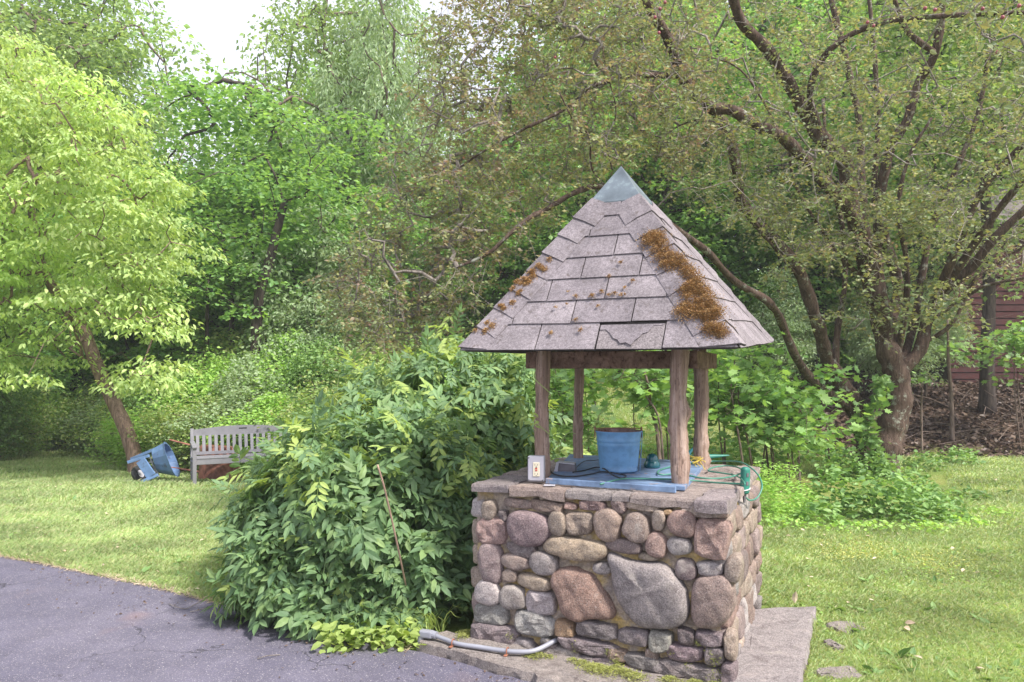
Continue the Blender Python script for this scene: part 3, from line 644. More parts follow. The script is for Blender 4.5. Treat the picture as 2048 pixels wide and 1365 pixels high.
for cx, cz in ((-.041,.066),(.041,-.066),(-.041,-.066)):
    b = MB(); lathe(b, [(0,.003),(.004,.003),(.004,0)], 10, Matrix.Translation((cx,-.034,cz)) @ Matrix.Rotation(R(90), 4, 'X')); b.build('screw', M['dgrey'], ob)
# grey power adapter
tc = px(1132, 935, 4.78); tr = empty('power_adapter', tuple(tc), label='dark grey power adapter block lying on the board near the outlet', cat='power adapter'); tr.rotation_euler = (0, 0, R(-14))
b = MB(); prism(b, [(-.052,-.03,.032),(.058,-.03,.024),(.058,.035,.028),(-.052,.035,.034)], [(-.066,-.034,-.036),(.068,-.034,-.036),(.068,.04,-.036),(-.066,.04,-.036)]); bevel(b.build('adapter_body', M['dgrey'], tr), .004)
b = MB(); prism(b, [(-.054,-.038,.037),(.058,-.033,.029),(.056,.035,.032),(-.052,.035,.038)], [(-.056,-.038,.031),(.060,-.033,.022),(.058,.035,.026),(-.054,.035,.032)]); b.build('lid', M['lgrey'], tr)
b = MB(); prism(b, [(-.056,-.0345,.033),(-.040,-.035,.033),(-.040,.0,.033),(-.056,.0,.033)], [(-.074,-.042,-.036),(-.050,-.042,-.036),(-.050,.0,-.036),(-.074,.0,-.036)]); b.build('end_cap', M['lgrey'], tr)
def cable(name, pts, z, r, mat, label, cat, lift=None):
    P = []
    for i, p in enumerate(pts): P.append(hit_z(p[0], p[1], p[2] if len(p) > 2 else z))
    b = MB(); tube(b, catmull(P, 7), r, 8); o = b.build(name, M[mat], smooth=True); tag(o, label, cat); return o
cable('black_cord', [(1146,945,.97),(1170,941,.965),(1192,935,.975),(1208,938,.98),(1225,950,.97),(1243,957,.965),(1252,952,.965),(1236,948,.965),(1205,944,.965),(1180,949,.962),(1150,953,.962),(1120,952,.965),(1103,945,.97),(1098,930,.99),(1094,918,1.0),(1090,913,1.01)], .965, .0045, 'rubber', 'black electric cord curling from the outlet box towards the pail', 'cord')
cable('thin_cord', [(1150,940,.965),(1158,930,.965),(1172,922,.965),(1190,921,.965),(1202,920,.965)], .962, .003, 'rubber', 'thin black wire running behind the adapter on the blue board', 'cord')
cable('green_cord', [(1200,969,.953),(1222,963,.965),(1250,958,.966),(1300,958,.966),(1345,959,.966),(1390,962,.95),(1435,966,.95),(1480,968,.96),(1489,968,.98),(1480,956,.96),(1465,950,.95),(1440,946,.95),(1417,942,.95),(1425,936,.955),(1450,932,.96),(1475,935,.97),(1484,944,.98),(1470,952,.955),(1440,957,.95),(1400,956,.955),(1360,948,.965),(1322,950,.966),(1316,944,.966),(1330,937,.966),(1375,928,.966),(1410,924,.96),(1440,923,.96)], .96, .005, 'cordg', 'green extension cord looped over the board and the right cap stones', 'cord')
P = [hit_z(1410,923,.96), hit_z(1440,923,.965), px(1478,924,4.95), px(1503,937,4.75), px(1519,955,4.65), px(1524,975,4.55), px(1515,995,4.5), px(1500,1001,4.45), px(1489,992,4.40), px(1486,982,4.38)]
b = MB(); tube(b, catmull(P, 7), .005, 8); tag(b.build('green_cord', M['cordg'], smooth=True), 'green cord hanging in a round loop off the right edge of the well', 'cord')
# green power stake
pc = px(1490, 965, 4.40); ps = empty('power_stake', tuple(pc), label='upright green plastic outlet stake hanging on the right edge of the stone well', cat='power stake'); ps.rotation_euler = (0, R(3), R(30))
b = MB(); box(b, (0,0,.01), (.052,.046,.16)); bevel(b.build('stake_body', M['green'], ps), .018, 5)
b = MB(); prism(b, [(-.012,-.008,-.05),(.012,-.008,-.05),(.012,.008,-.05),(-.012,.008,-.05)], [(-.005,-.004,-.12),(.005,-.004,-.12),(.005,.004,-.12),(-.005,.004,-.12)]); b.build('stake_point', M['dgrey'], ps)
b = MB(); tube(b, [(.033*math.cos(t), .028*math.sin(t), -.040+.008*math.cos(t)) for t in np.linspace(0, 6.28, 20)], .003, 6); b.build('white_tie', M['white'], ps)
for dz in (.045, -.005):
    b = MB(); box(b, (-.006,-.024,dz), (.018,.004,.024)); bevel(b.build('socket', M['dgrey'], ps), .003)
# little plates and tags
q = hit_z(1099, 971, .930); o = MB(); box(o, q, (.066,.030,.006), rotz(-.1)); tag(bevel(o.build('cover_plate', M['lgrey']), .002), 'small pale grey cover plate lying flat on the front cap stone', 'cover plate')
q = px(1206, 971, 4.32); ct = empty('plug_tag', tuple(q), label='white paper tag propped up at the plug end of the green cord', cat='tag')
b = MB(); box(b, (0,0,0), (.034,.004,.046), np.array(Euler((-.35, .12, .05)).to_matrix())); b.build('paper', M['white'], ct)
b = MB(); box(b, (-.03,.012,-.008), (.032,.02,.018)); bevel(b.build('plug', M['cordg'], ct), .004)
for k in range(5):
    b = MB(); box(b, (0,-.004,.016-k*.0065), (.024-.004*(k % 2),.0012,.0012), np.array(Euler((-.35, .12, .05)).to_matrix())); b.build('print_line', M['lgrey'], ct)
# folded trowel-like green garden shears behind the rear post
q = hit_z(1375, 917, .965); gt = empty('garden_shears', tuple(q), label='dark teal folded cloth and shears lying behind the right rear post', cat='shears')
b = MB(); lathe(b, [(.004,.30),(.014,.2),(.022,.12),(.026,.02),(.0,.0)], 12, Matrix.Rotation(R(86), 4, 'Y')); b.build('blade', M['green'], gt, smooth=True)
b = MB(); lathe(b, [(.003,.12),(.02,.02),(.034,.0),(0,-.0)], 14, Matrix.Translation((-.02,0,.0)) @ Matrix.Rotation(R(40), 4, 'Y')); b.build('cloth_cone', M['teal'], gt, smooth=True)
# yellow twine on the rear post
b = MB(); q = px(1399, 921, 5.03); rg = np.random.RandomState(4)
for k in range(4): tube(b, [q+A([.056*math.cos(t+k), .05*math.sin(t+k)+.09, .006*k+.004*math.sin(3*t)]) for t in np.linspace(0, 6.28, 18)], .003, 5)
for k in range(7): tube(b, catmull([q+A([0,-.0,.0]), q+A([rg.uniform(-.05,.03), -.02, rg.uniform(-.03,.02)]), q+A([rg.uniform(-.07,.03), -.04, rg.uniform(-.06,.01)])], 4), .0028, 5)
tag(b.build('twine', M['twine']), 'frayed yellow twine tied round the foot of the right rear post', 'twine')
# vine climbing the left post
vn = empty('vine', tuple(px(1085, 960, 4.56)), label='thin green vine twining round the left front post and arching to the rear post', cat='vine')
b = MB(); pv = [px(1072,830,4.55), px(1070,760,4.58), px(1078,800,4.54)]
def wrap(b, x, Y, ya, yb, r, turns, ph=0):
    c = [];
    for t in np.linspace(0, 1, int(18*turns)+2):
        p = px(x, ya+(yb-ya)*t, Y); a = ph+turns*2*np.pi*t; c.append(p+A([r*math.cos(a), r*math.sin(a), 0]))
    tube(b, c, .0035, 5)
wrap(b, 1085, 4.62, 745, 870, .050, 1.5, 2.6)
tube(b, catmull([px(1118,910,4.9), px(1122,885,4.95), px(1130,872,5.1), px(1140,865,5.2), px(1150,868,5.42)], 6), .0035, 5)
tube(b, catmull([px(1168,890,5.42), px(1180,872,5.4), px(1190,852,5.4), px(1198,832,5.4), px(1212,814,5.4), px(1225,800,5.45)], 6), .003, 5)
child_world(b.build('stem', M['vine'], smooth=True), vn)
b = MB(); rg = np.random.RandomState(14); P = np.vstack([px(x, y, Y)+.015*rg.randn(3) for x, y, Y in [(1066,842,4.5),(1072,835,4.5),(1104,888,4.8),(1110,880,4.8),(1116,905,4.85),(1125,898,4.9),(1064,850,4.5),(1060,832,4.5),(1104,870,4.75),(1190,852,5.4),(1098,905,4.8),(1112,915,4.85),(1062,870,4.55)]*3])
scatter(b, P, .05, rg, oval_leaf(), .3, 1); child_world(b.build('foliage', M['lime']), vn)

# ------------------------------------------------------------------ kerb, slab, rocks, conduit, stake
def slabstone(name, top, zt, zb, mat, rng, rough=.006, seg=.06, tilt=0, **k):
    P = A(top); pts = []
    for i in range(len(P)):
        q = P[(i+1) % len(P)]; L = np.linalg.norm(q-P[i]); kk = max(1, int(L/seg))
        for t in range(kk): pts.append(P[i]+(q-P[i])*t/kk+rough*rng.randn(2))
    P = A(pts); c = P.mean(0); n = len(P); col = lambda q, z: np.hstack([q, np.reshape(z, (-1, 1))+np.zeros((len(q), 1))])
    rr = [col(P+(P-c)*.0+rough*rng.randn(n, 2), zb), col(P, (zt*.7+zb*.3)+rough*rng.randn(n)), col(P+nrm(c-P)*.012, zt-.004+.4*rough*rng.randn(n)), col(P+nrm(c-P)*.05, zt+.3*rough*rng.randn(n)), col(P*.55+c*.45, zt+.4*rough*rng.randn(n))]
    V = np.vstack(rr); m = len(rr); i = np.arange(m-1)[:, None]; j = np.arange(n)[None, :]; kk = (j+1) % n
    V[n:, 2] -= tilt*np.clip(V[n:, 0]+.1, 0, 2)
    b = MB(); b.add(V, np.stack([i*n+j, i*n+kk, (i+1)*n+kk, (i+1)*n+j], -1).reshape(-1, 4), np.array([[(m-1)*n+q for q in range(n)]]))
    return tag(b.build(name, mat, smooth=False), **k)
rg = np.random.RandomState(21)
F1 = lambda x, y, z: list(hit_z(x, y, z)[:2])
slabstone('kerb_stone', [F1(836,1284,.0), F1(1060,1347,.0), F1(1330,1437,-.01), [1.35,3.74], [.62,4.14], [-.2,4.55], F1(842,1262,.0)], .005, -.10, M['curb'], rg, .009, .05, .028,
   label='long rough-edged stone kerb between the driveway and the foot of the well', cat='kerb stone')
slabstone('stone_slab', [[1.06,3.72], F1(1600,1375,.0), F1(1633,1213,.0), [1.68,5.04], [1.5,5.0]], .005, -.11, M['slab'], rg, .005, .1,
   label='flat weathered flagstone slab in the grass along the right side of the well', cat='stone slab')
for (x, y, w, h, lab) in ((1706,1253,68,40,'angular flat pinkish rock in the grass right of the slab'), (1677,1292,26,34,'small tan stone in the grass just below the angular rock'), (1692,1348,84,40,'low pale rock at the bottom edge right of the slab'), (1660,1357,40,24,'small half-buried rock touching the low pale rock at the bottom edge')):
    c = hit_z(x, y+h*.4, G); sc = c[1]/F_PX; pts = ell(c[0], c[1]+.06, w*sc, h*sc*1.6, rg, .2, 8, .6, .13)
    slabstone('rock', chaikin(pts, 1), G+.035, G-.03, M['curb'], rg, .006, .03, label=lab, cat='rock')
cd = empty('conduit', tuple(hit_z(1000, 1300, .03)), label='grey electric conduit pipe strapped along the kerb and bending into the wall', cat='conduit')
cp = [hit_z(872,1272,.030), hit_z(890,1279,.024), hit_z(915,1288,.024), hit_z(960,1295,.024), hit_z(1000,1301,.024), hit_z(1035,1304,.027)]
s_, z_ = wallpx(1117, 1277); wp = O+U*s_-Vv*.02+A([0, 0, z_]); cp += [cp[-1]*.55+wp*.45+A([0.0,-.03,-.012]), wp]
b = MB(); tube(b, catmull(cp, 8), .0135, 14); B0(b, 'pipe', M['conduit'], cd, True)
b = MB(); q = hit_z(853, 1268, .035); box(b, q, (.085,.045,.045), rotz(-.35)); bo = B0(b, 'elbow_body', M['conduit'], cd, bv=.01)
b = MB(); tube(b, [q+A([.04,-.012,0]), q+A([.062,-.022,-.002])], .023, 14); tube(b, [q+A([-.03,.01,0]), q+A([-.045,.015,-.10])], .019, 12); B0(b, 'coupling', M['conduit'], cd)
for x, y in ((906,1286), (1015,1303)):
    q = hit_z(x, y, .024); b = MB(); d = nrm(A([1,-.35,0])); s = A([.35,1,0])/1.06
    tube(b, [q+s*.0205*math.cos(t)+A([0,0,.0205*math.sin(t)]) for t in np.linspace(-.5, 3.6, 12)], .0035, 5); box(b, q+s*-.03+A([0,0,-.012]), (.018,.03,.003), rotz(-.35)); B0(b, 'pipe_strap', M['strap'], cd)
b = MB(); tube(b, catmull([hit_z(820,1215,.06)-A([-.01,0,.12]), hit_z(820,1215,.06), px(799,1110,4.42), px(771,985,4.25), px(755,930,4.20)], 5), .0055, 7)
tag(b.build('rusty_stake', M['copper'], smooth=True), 'thin rusty leaning rod standing in front of the leafy bush', 'stake')
# moss on the kerb
b = MB(); P = []
for x, y, s in ((1190,1335,1.3),(1165,1325,.8),(1215,1340,1.2),(1250,1340,.9),(1270,1350,1.1),(1075,1312,.9),(1055,1310,.6),(935,1268,1.0),(925,1275,.7),(1340,1355,1.),(1390,1360,1.),(1460,1340,1.1),(1475,1325,.9),(1235,1330,.6),(1145,1318,.5),(1100,1313,.5),(1430,1362,1)):
    c = hit_z(x, y, .005); c[2] -= .028*max(0, c[0]); k = int(500*s*s); q = rg.randn(k, 3)*.028*s; q[:, 2] = .018*s*np.exp(-(q[:, 0]**2+q[:, 1]**2)/(2*(.028*s)**2)); P.append(c+q)
for x, y, s in ((1160,1290,.6),(1240,1320,.7),(1225,1300,.5),(1010,1288,.7),(1030,1270,.6),(1350,1300,.5),(1430,1310,.8),(1435,1350,.8),(1400,1280,.4),(1380,1330,.5)):
    s0, z0 = wallpx(x, y); k = int(500*s*s); q = rg.randn(k, 3)*.022*s; P.append(O+U*s0-Vv*.045+A([0,0,z0])+q*A([1,.5,1]))
P = np.vstack(P); scatter(b, P, .016, rg, tri_leaf(.12, 0), -.5, .6); tag(b.build('kerb_moss', M['gmoss']), 'green and yellow moss growing between the kerb and the wall', 'moss', kind='stuff')

# ------------------------------------------------------------------ bench, wheelbarrows
bp = px(385, 966, 12.1); bp[2] = gz(bp[0], bp[1])
bench = empty('garden_bench', tuple(bp), label='grey painted slat-back garden bench on the lawn beside the leafy bush', cat='bench'); bench.rotation_euler = (0, 0, R(27))
bn = M['bench']; BWD = 1.68
def BP(c, s, name, rot=None, bv=.006): b = MB(); box(b, c, s, rot); return bevel(b.build(name, bn, bench), bv)
for x in (.03, BWD-.03):
    BP((x,0,.30), (.06,.06,.60), 'leg'); b = MB(); prism(b, [(x-.028,.54,.88),(x+.028,.54,.88),(x+.028,.59,.88),(x-.028,.59,.88)], [(x-.028,.42,.0),(x+.028,.42,.0),(x+.028,.48,.0),(x-.028,.48,.0)]); bevel(b.build('rear_leg', bn, bench), .005)
    b = MB(); beam(b, (x,-.06,.615), (x,.50,.66), .075, .03); bevel(b.build('armrest', bn, bench), .008); BP((x,.23,.36), (.035,.44,.05), 'side_rail')
BP((BWD/2,-.0,.375), (BWD-.1,.03,.09), 'apron')
for k in range(5): BP((BWD/2,.02+k*.098,.432-.004*k), (BWD-.02,.085,.024), 'seat_slat')
xs_ = np.linspace(.06, BWD-.06, 24); b = MB(); zt = .86+.055*np.sin((xs_-.06)/(BWD-.12)*np.pi); y0_ = .535
V = np.vstack([np.stack([xs_, np.full(24, y), z], 1) for y, z in ((y0_, np.full(24, .76)), (y0_, zt), (y0_+.03, zt), (y0_+.03, np.full(24, .76)))]); i = np.arange(23)
b.add(V, np.vstack([np.stack([a*24+i, a*24+i+1, c*24+i+1, c*24+i], 1) for a, c in ((1,0),(2,1),(3,2),(0,3))]), np.array([[0,24,48,72],[95,71,47,23]])); b.build('top_rail', bn, bench)
b = MB(); box(b, (BWD/2, y0_-.001, .865), (.13,.006,.02)); b.build('hand_slot', M['rubber'], bench)
b = MB(); beam(b, (.06,.475,.47), (BWD-.06,.475,.47), .03, .05); b.build('lower_rail', bn, bench)
for k in range(16):
    x = .115+k*(BWD-.23)/15; b = MB(); beam(b, (x,.478,.47), (x,.545,.775), .05, .016, (0,-1,.2)); b.build('back_slat', bn, bench)
# blue wheelbarrow tipped on its side
wb = px(300, 962, 12.6); wb[2] = gz(wb[0], wb[1]); wbar = empty('wheelbarrow', tuple(wb), label='blue wheelbarrow tipped on its side at the foot of the leaning tree', cat='wheelbarrow')
def PT(x, y, dy=0): p = px(x, y, 12.6+dy); return p-A(wb)
def tray(mat, parent, rim, base, th=.012):
    rim, base = chaikin3(rim), chaikin3(base); n = len(rim); c = rim.mean(0); b = MB(); cb = base.mean(0)
    ri = c+(rim-c)*.94; bi = cb+(base-cb)*.93+(c-cb)*.06
    V = np.vstack([base, rim, c+(rim-c)*1.05, ri, bi]); i = np.arange(4)[:, None]; j = np.arange(n)[None, :]; k = (j+1) % n
    b.add(V, np.stack([i*n+j, i*n+k, (i+1)*n+k, (i+1)*n+j], -1).reshape(-1, 4), np.array([list(range(n))[::-1]]), np.array([[4*n+q for q in range(n)]])); return b.build('tray', mat, parent, smooth=False)
def chaikin3(P):
    P = A(P)
    for _ in range(2): Q = np.roll(P, -1, 0); P = np.stack([.75*P+.25*Q, .25*P+.75*Q], 1).reshape(-1, 3)
    return P
tray(M['lblue'], wbar, [PT(322,882,-.35), PT(340,890,.35), PT(364,945,.35), PT(350,958,-.35)], [PT(300,900,-.2), PT(312,895,.25), PT(327,945,.25), PT(314,948,-.2)])
def WBm(p, q, w, h, name, mat='lblue', par=wbar, up=(0,-1,0)): b = MB(); beam(b, p, q, w, h, up); return bevel(b.build(name, M[mat], par), .006)
WBm(PT(256,925,-.3), PT(298,912,-.3), .05, .06, 'handle'); WBm(PT(262,919,.3), PT(312,898,.3), .05, .05, 'handle')
WBm(PT(281,921,-.33), PT(303,953,-.33), .16, .03, 'leg_panel'); WBm(PT(279,966,-.35), PT(316,950,-.3), .05, .05, 'skid')
for p, q in (((300,915,-.1),(313,948,-.1)), ((296,926,0),(310,922,0)), ((305,912,.1),(318,955,-.2))):
    b = MB(); tube(b, [PT(*p), PT(*q)], .012, 6); b.build('strut', M['lgrey'], wbar)
b = MB(); c = PT(279,949,-.1); Mx = Matrix.Translation(c) @ Matrix.Rotation(R(62), 4, 'Y') @ Matrix.Rotation(R(14), 4, 'X')
lathe(b, [(.07,-.04),(.13,-.042),(.15,-.02),(.15,.02),(.13,.042),(.07,.04)], 24, Mx); wh = b.build('wheel', M['rubber'], wbar, smooth=True)
b = MB(); lathe(b, [(0,-.03),(.07,-.03),(.07,.03),(0,.03)], 18, Mx); b.build('hub', M['lgrey'], wh)
# rusty red barrow behind the bench
rb_ = px(440, 962, 13.1); rb_[2] = gz(rb_[0], rb_[1]); rbar = empty('wheelbarrow', tuple(rb_), label='rusty red wheelbarrow tub lying upside-down behind the grey bench', cat='wheelbarrow')
def PR(x, y, dy=0): return px(x, y, 13.1+dy)-A(rb_)
b = MB(); bs = chaikin3([PR(392,966,-.28), PR(482,960,-.28), PR(486,950,.35), PR(398,955,.35)]); bt = chaikin3([PR(400,893,-.2), PR(472,898,-.2), PR(474,893,.25), PR(404,888,.25)])
n = len(bs); V = np.vstack([bs, bs+A([0,0,.03]), (bs.mean(0)+(bs-bs.mean(0))*.96)+A([0,0,.04]), bs*.35+bt*.65, bt]); i = np.arange(4)[:, None]; j = np.arange(n)[None, :]; k = (j+1) % n
b.add(V, np.stack([i*n+j, i*n+k, (i+1)*n+k, (i+1)*n+j], -1).reshape(-1, 4), np.array([[4*n+q for q in range(n)]])); b.build('tub', M['rust'], rbar, smooth=True)
for p, q in (((327,933,-.25),(398,944,-.22)), ((339,880,.25),(402,896,.2))):
    b = MB(); tube(b, [PR(*p), PR(*q)], .016, 7); b.build('handle', M['rust'], rbar)

# ------------------------------------------------------------------ the red barn
bz = px(1850, 772, 20.5)[2]; bw = empty('red_barn', (14, 20.5, bz), label='dark red plank-sided barn behind the trees at the right edge', cat='barn')
X0, X1 = 11.9, 21.0; nrow = 24; ph = .185
b = MB(); box(b, ((X0+X1)/2, 22.5, bz+nrow*ph/2), (X1-X0-.1, 3.9, nrow*ph)); child_world(b.build('wall', M['found']), bw)
b = MB(); box(b, ((X0+X1)/2, 22.5, bz-.35), (X1-X0-.04, 3.96, .66)); child_world(b.build('foundation', M['found']), bw)
rg = np.random.RandomState(31)
for r in range(nrow):
    x = X0
    while x < X1:
        L = min(rg.uniform(2.2, 4.2), X1-x)
        if X1-x-L < .5: L = X1-x
        b = MB(); z = bz+r*ph; y = 20.5; o_z = .012*rg.randn()
        V = [(x+.006,y-.045,z+.004),(x+L-.006,y-.045,z+.004),(x+L-.006,y-.028,z+ph-.022),(x+.006,y-.028,z+ph-.022)]; dk = rg.uniform(.7, 1.15); V2 = [(p[0], y+.02, p[2]) for p in V]
        prism(b, V[::-1], V2[::-1]); o = child_world(b.build('plank', M['red_plank']), bw); x += L
b = MB(); zt = bz+nrow*ph; prism(b, [(X0-.3,20.1,zt+.0),(X1+.3,20.1,zt),(X1+.3,22.6,zt+1.6),(X0-.3,22.6,zt+1.6)], [(X0-.3,20.1,zt-.1),(X1+.3,20.1,zt-.1),(X1+.3,22.6,zt+1.5),(X0-.3,22.6,zt+1.5)]); prism(b, [(X0-.3,22.6,zt+1.6),(X1+.3,22.6,zt+1.6),(X1+.3,24.9,zt),(X0-.3,24.9,zt)], [(X0-.3,22.6,zt+1.5),(X1+.3,22.6,zt+1.5),(X1+.3,24.9,zt-.1),(X0-.3,24.9,zt-.1)]); child_world(b.build('roof', M['roofdark']), bw)

# ------------------------------------------------------------------ tree prototypes
def pads(rng, n, rad, cz, inner=.35, vary=.22):
    d = nrm(rng.randn(n*2, 3)); r = (inner**3+(1-inner**3)*rng.rand(n*2))**(1/3.)
    lob = 1+vary*np.sin(3*np.arctan2(d[:, 1], d[:, 0])+rng.rand()*6)+vary*np.sin(5*d[:, 2]+rng.rand()*6+2*d[:, 0])*.8
    return (d*(r*lob)[:, None]*A(rad))[:n]+A([0, 0, cz])
def crown_mesh(rng, clusters, per, pr, pz, size, tmpl, droop, up, mat, name='crown'):
    n = len(clusters); per_c = np.maximum(4, (per*(.5+rng.rand(n))).astype(int)); idx = np.repeat(np.arange(n), per_c); N = len(idx)
    q = rng.randn(N, 3); q = q/np.maximum(1, np.linalg.norm(q, axis=1, keepdims=True)/1.6)
    sc = (.6+.7*rng.rand(n))[idx][:, None]; P = clusters[idx]+q*A([pr, pr, pz])*sc; rr = np.sqrt((q[:, 0]**2+q[:, 1]**2)); P[:, 2] -= .18*pr*rr**2*sc[:, 0]
    out = np.stack([q[:, 0], q[:, 1], -.15*rr], 1)*.7
    b = MB(); scatter(b, P, size, rng, tmpl, droop, up, out=out); return b
def tree_proto(name, seed, h, rad, cz, ncl, per, pr, pz, size, tmpl, droop, up, leafm, barkm, tr=.22, lean=(0, 0), inner=.35, cut=None, label='', cat='tree', vary=.22, twig=.02):
    rng = np.random.RandomState(seed); root = empty(name, (0, 0, 0), label=label, cat=cat)
    cl = pads(rng, ncl, rad, cz, inner, vary)+A([lean[0], lean[1], 0]); cl = cl[cl[:, 2] > .25]
    if cut: cl = cl[cut(cl)]
    top = cz+rad[2]*.75; k = 9; t = np.linspace(0, 1, k)
    P = np.stack([lean[0]*t**1.3+.12*rng.randn(k)*t, lean[1]*t**1.3+.12*rng.randn(k)*t, -.2+t*(top+.2)], 1); Pc = catmull(P, 3)
    b = MB(); tube(b, Pc, tr*(1-.85*np.linspace(0, 1, len(Pc)))*(1+.35*np.exp(-np.linspace(0, 1, len(Pc))*30)), 9, .03, rng)
    grow(b, Pc[len(Pc)//5:], cl, rng, twig, 4, .05, .08, tr*.4)
    b.build('trunk', M[barkm], root, smooth=True)
    crown_mesh(rng, cl, per, pr, pz, size, tmpl, droop, up, M[leafm]).build('crown', M[leafm], root); return root
def copy_tree(src, loc, s, rz, label=None, group=None, nm=None):
    r = src.copy(); C.objects.link(r); r.location = loc; r.scale = s if not np.isscalar(s) else (s, s, s); r.rotation_euler = (0, 0, rz)
    if label: r['label'] = label
    if group: r['group'] = group
    for ch in src.children: c = ch.copy(); C.objects.link(c); c.parent = r
    return r
TL = tri_leaf()
protos = {}
protos['maple'] = tree_proto('maple_tree', 41, 9, (3, 3, 4), 5.6, 210, 150, .62, .13, .15, tri_leaf(.38), .15, 1.4, 'maple', 'darkbark', .17)
protos['ash'] = tree_proto('ash_tree', 42, 14, (3.2, 3.2, 5.5), 9.3, 200, 105, .55, .35, .17, tri_leaf(.30), .3, .6, 'ash', 'bark', .2, inner=.3, vary=.3)
protos['willow'] = tree_proto('willow_tree', 43, 14, (2.2, 2.2, 6.5), 7.8, 210, 130, (.36), .50, .19, tri_leaf(.17, .03), 1.3, .4, 'willow', 'bark', .15, vary=.25)
protos['dark'] = tree_proto('oak_tree', 44, 12, (3.4, 3.4, 5.6), 6.2, 260, 125, .70, .35, .19, tri_leaf(.36), .25, .9, 'dark', 'darkbark', .2)
protos['shrub'] = tree_proto('understorey_shrub', 45, 2.5, (1.2, 1.0, .95), 1.0, 130, 120, .24, .14, .075, tri_leaf(.32), .2, .8, 'ivy', 'bark', .03, inner=.5, twig=.004, cat='shrub')
protos['small'] = tree_proto('young_tree', 46, 5, (1.4, 1.4, 2.3), 3.0, 150, 110, .36, .16, .12, oval_leaf(.24), .5, .9, 'willow', 'bark', .06, cat='tree')
used = set()
def plant(kind, xp, Y, s, rz, lab, grp=None, sz=None, dz=0):
    X = (xp-1024)/F_PX*Y; loc = (X, Y, float(gz(X, Y))+dz); sc = (s, s, s*(sz or 1))
    src = protos[kind]
    if kind in used: return copy_tree(src, loc, sc, rz, lab, grp)
    used.add(kind); src.location = loc; src.scale = sc; src.rotation_euler = (0, 0, rz); src['label'] = lab
    if grp: src['group'] = grp
    return src
G1 = 'forest trees behind the lawn'
def xph(xp, Y, ytop, H): # scale so that the tree top reaches picture height ytop
    X = (xp-1024)/F_PX*Y; return (ZC+(HOR-ytop)/F_PX*Y - gz(X, Y))/H
HH = {'maple': 9.6, 'ash': 14.8, 'willow': 14.3, 'dark': 11.8, 'small': 5.3, 'shrub': 1.95}
FT = [('dark',-380,24,-100,'dark green tree beyond the left edge of the yard'),('maple',-600,22,60,'rounded green maple well left of the dogwood'),('dark',-860,26,-60,'dark tree furthest left along the lawn'),('ash',-1150,27,-100,'pale ash at the far left end of the tree line'),('dark',2420,28,-150,'dark tree beyond the right end of the barn'),('dark',-120,27,-200,'dense dark green tree at the far left edge behind the dogwood'),('ash',70,25,-140,'tall light green ash rising above the dogwood at the left edge'),
 ('ash',205,27,-60,'tall open ash with sky showing through right of the dogwood top'),('maple',385,22,300,'rounded mid green maple between the dogwood and the slanting-trunk maple'),
 ('maple',560,20.5,180,'layered maple in the middle left with flat leaf sprays'),('ash',650,26,-150,'tall airy tree with thin limbs against the sky left of the willow'),
 ('willow',765,23,-90,'tall pale grey-green willow with drooping narrow leaves'),('dark',470,31,330,'dark tree below the open patch of sky'),('dark',150,33,40,'shadowed forest tree seen through the dogwood'),
 ('dark',700,33,90,'dark forest tree behind the willow'),('ash',860,30,230,'slender ash just right of the willow under thin sky'),('dark',930,28,330,'dark green tree behind the reddish plum branches left of the roof'),
 ('maple',1010,22,330,'bright maple behind the plum branches left of the roof point'),('dark',1120,26,60,'tall dark tree straight behind the roof point'),('ash',1230,24,-160,'tall yellow-green ash above the roof point'),
 ('maple',1330,21,90,'maple crown seen between the plum limbs right of the roof'),('dark',1450,25,-80,'dark forest tree behind the arching plum limb'),('ash',1560,27,-250,'tall pale tree behind the middle plum limbs'),
 ('maple',1640,22,120,'green maple behind the centre of the plum tree'),('dark',1730,29,-180,'tall dark tree behind the plum trunks'),('ash',1830,25,-200,'yellow-green tree high behind the right plum limbs'),
 ('maple',1930,25,0,'maple crown rising behind the barn roof'),('dark',2040,30,-180,'dark tree at the far right edge behind the barn'),('dark',2180,26,-200,'dark tree just outside the right edge behind the barn'),
 ('ash',1975,17.2,-260,'open crowned tree standing in front of the barn at the right edge'),('dark',20,30,150,'low dark tree under the dogwood at the left edge'),('maple',210,24,330,'maple hidden low behind the dogwood'),('dark',560,36,330,'distant dark tree between the maples'),('dark',800,37,380,'distant tree low behind the willow'),
 ('dark',1000,38,200,'distant tree behind the reddish branches'),('dark',1280,36,0,'distant dark tree right of the roof point'),('dark',1600,38,-60,'distant dark tree behind the plum tree'),('ash',330,36,330,'distant pale ash in the gap right of the dogwood'),('dark',-60,38,0,'distant tree at the left edge'),('dark',1880,36,-60,'distant tree above the barn')]
rg = np.random.RandomState(50)
for k, x, Y, yt, lab in FT:
    s = float(xph(x, Y, yt, HH[k])); o = plant(k, x, Y, s if s < 1.5 else 1.15+.2*s, rg.rand()*6.28, lab, G1)
    o.scale[2] = s
    if x == 1975:
        for ch in o.children:
            if ch.name.startswith('trunk'): ch.material_slots[0].link = 'OBJECT'; ch.material_slots[0].material = M['darkbark']
    if x in (205, 650): o.scale[0] = o.scale[1] = s*.73
for x, Y, yt, lab in ((625,18,440,'pale grey-green young tree left of the plum branches'),(680,17.2,520,'pale young tree just left of the reddish twigs'),(1560,18,560,'young tree right of the roof beyond the plum trunk'),(1420,17.5,600,'young tree showing right of the roof edge'),(1775,17.6,545,'young tree standing just behind the plum trunk'),(1850,18.8,520,'young tree at the left corner of the barn')):
    s = float(xph(x, Y, yt, HH['small'])); plant('small', x, Y, s*1.0, rg.rand()*6.28, lab, 'young trees at the forest edge')
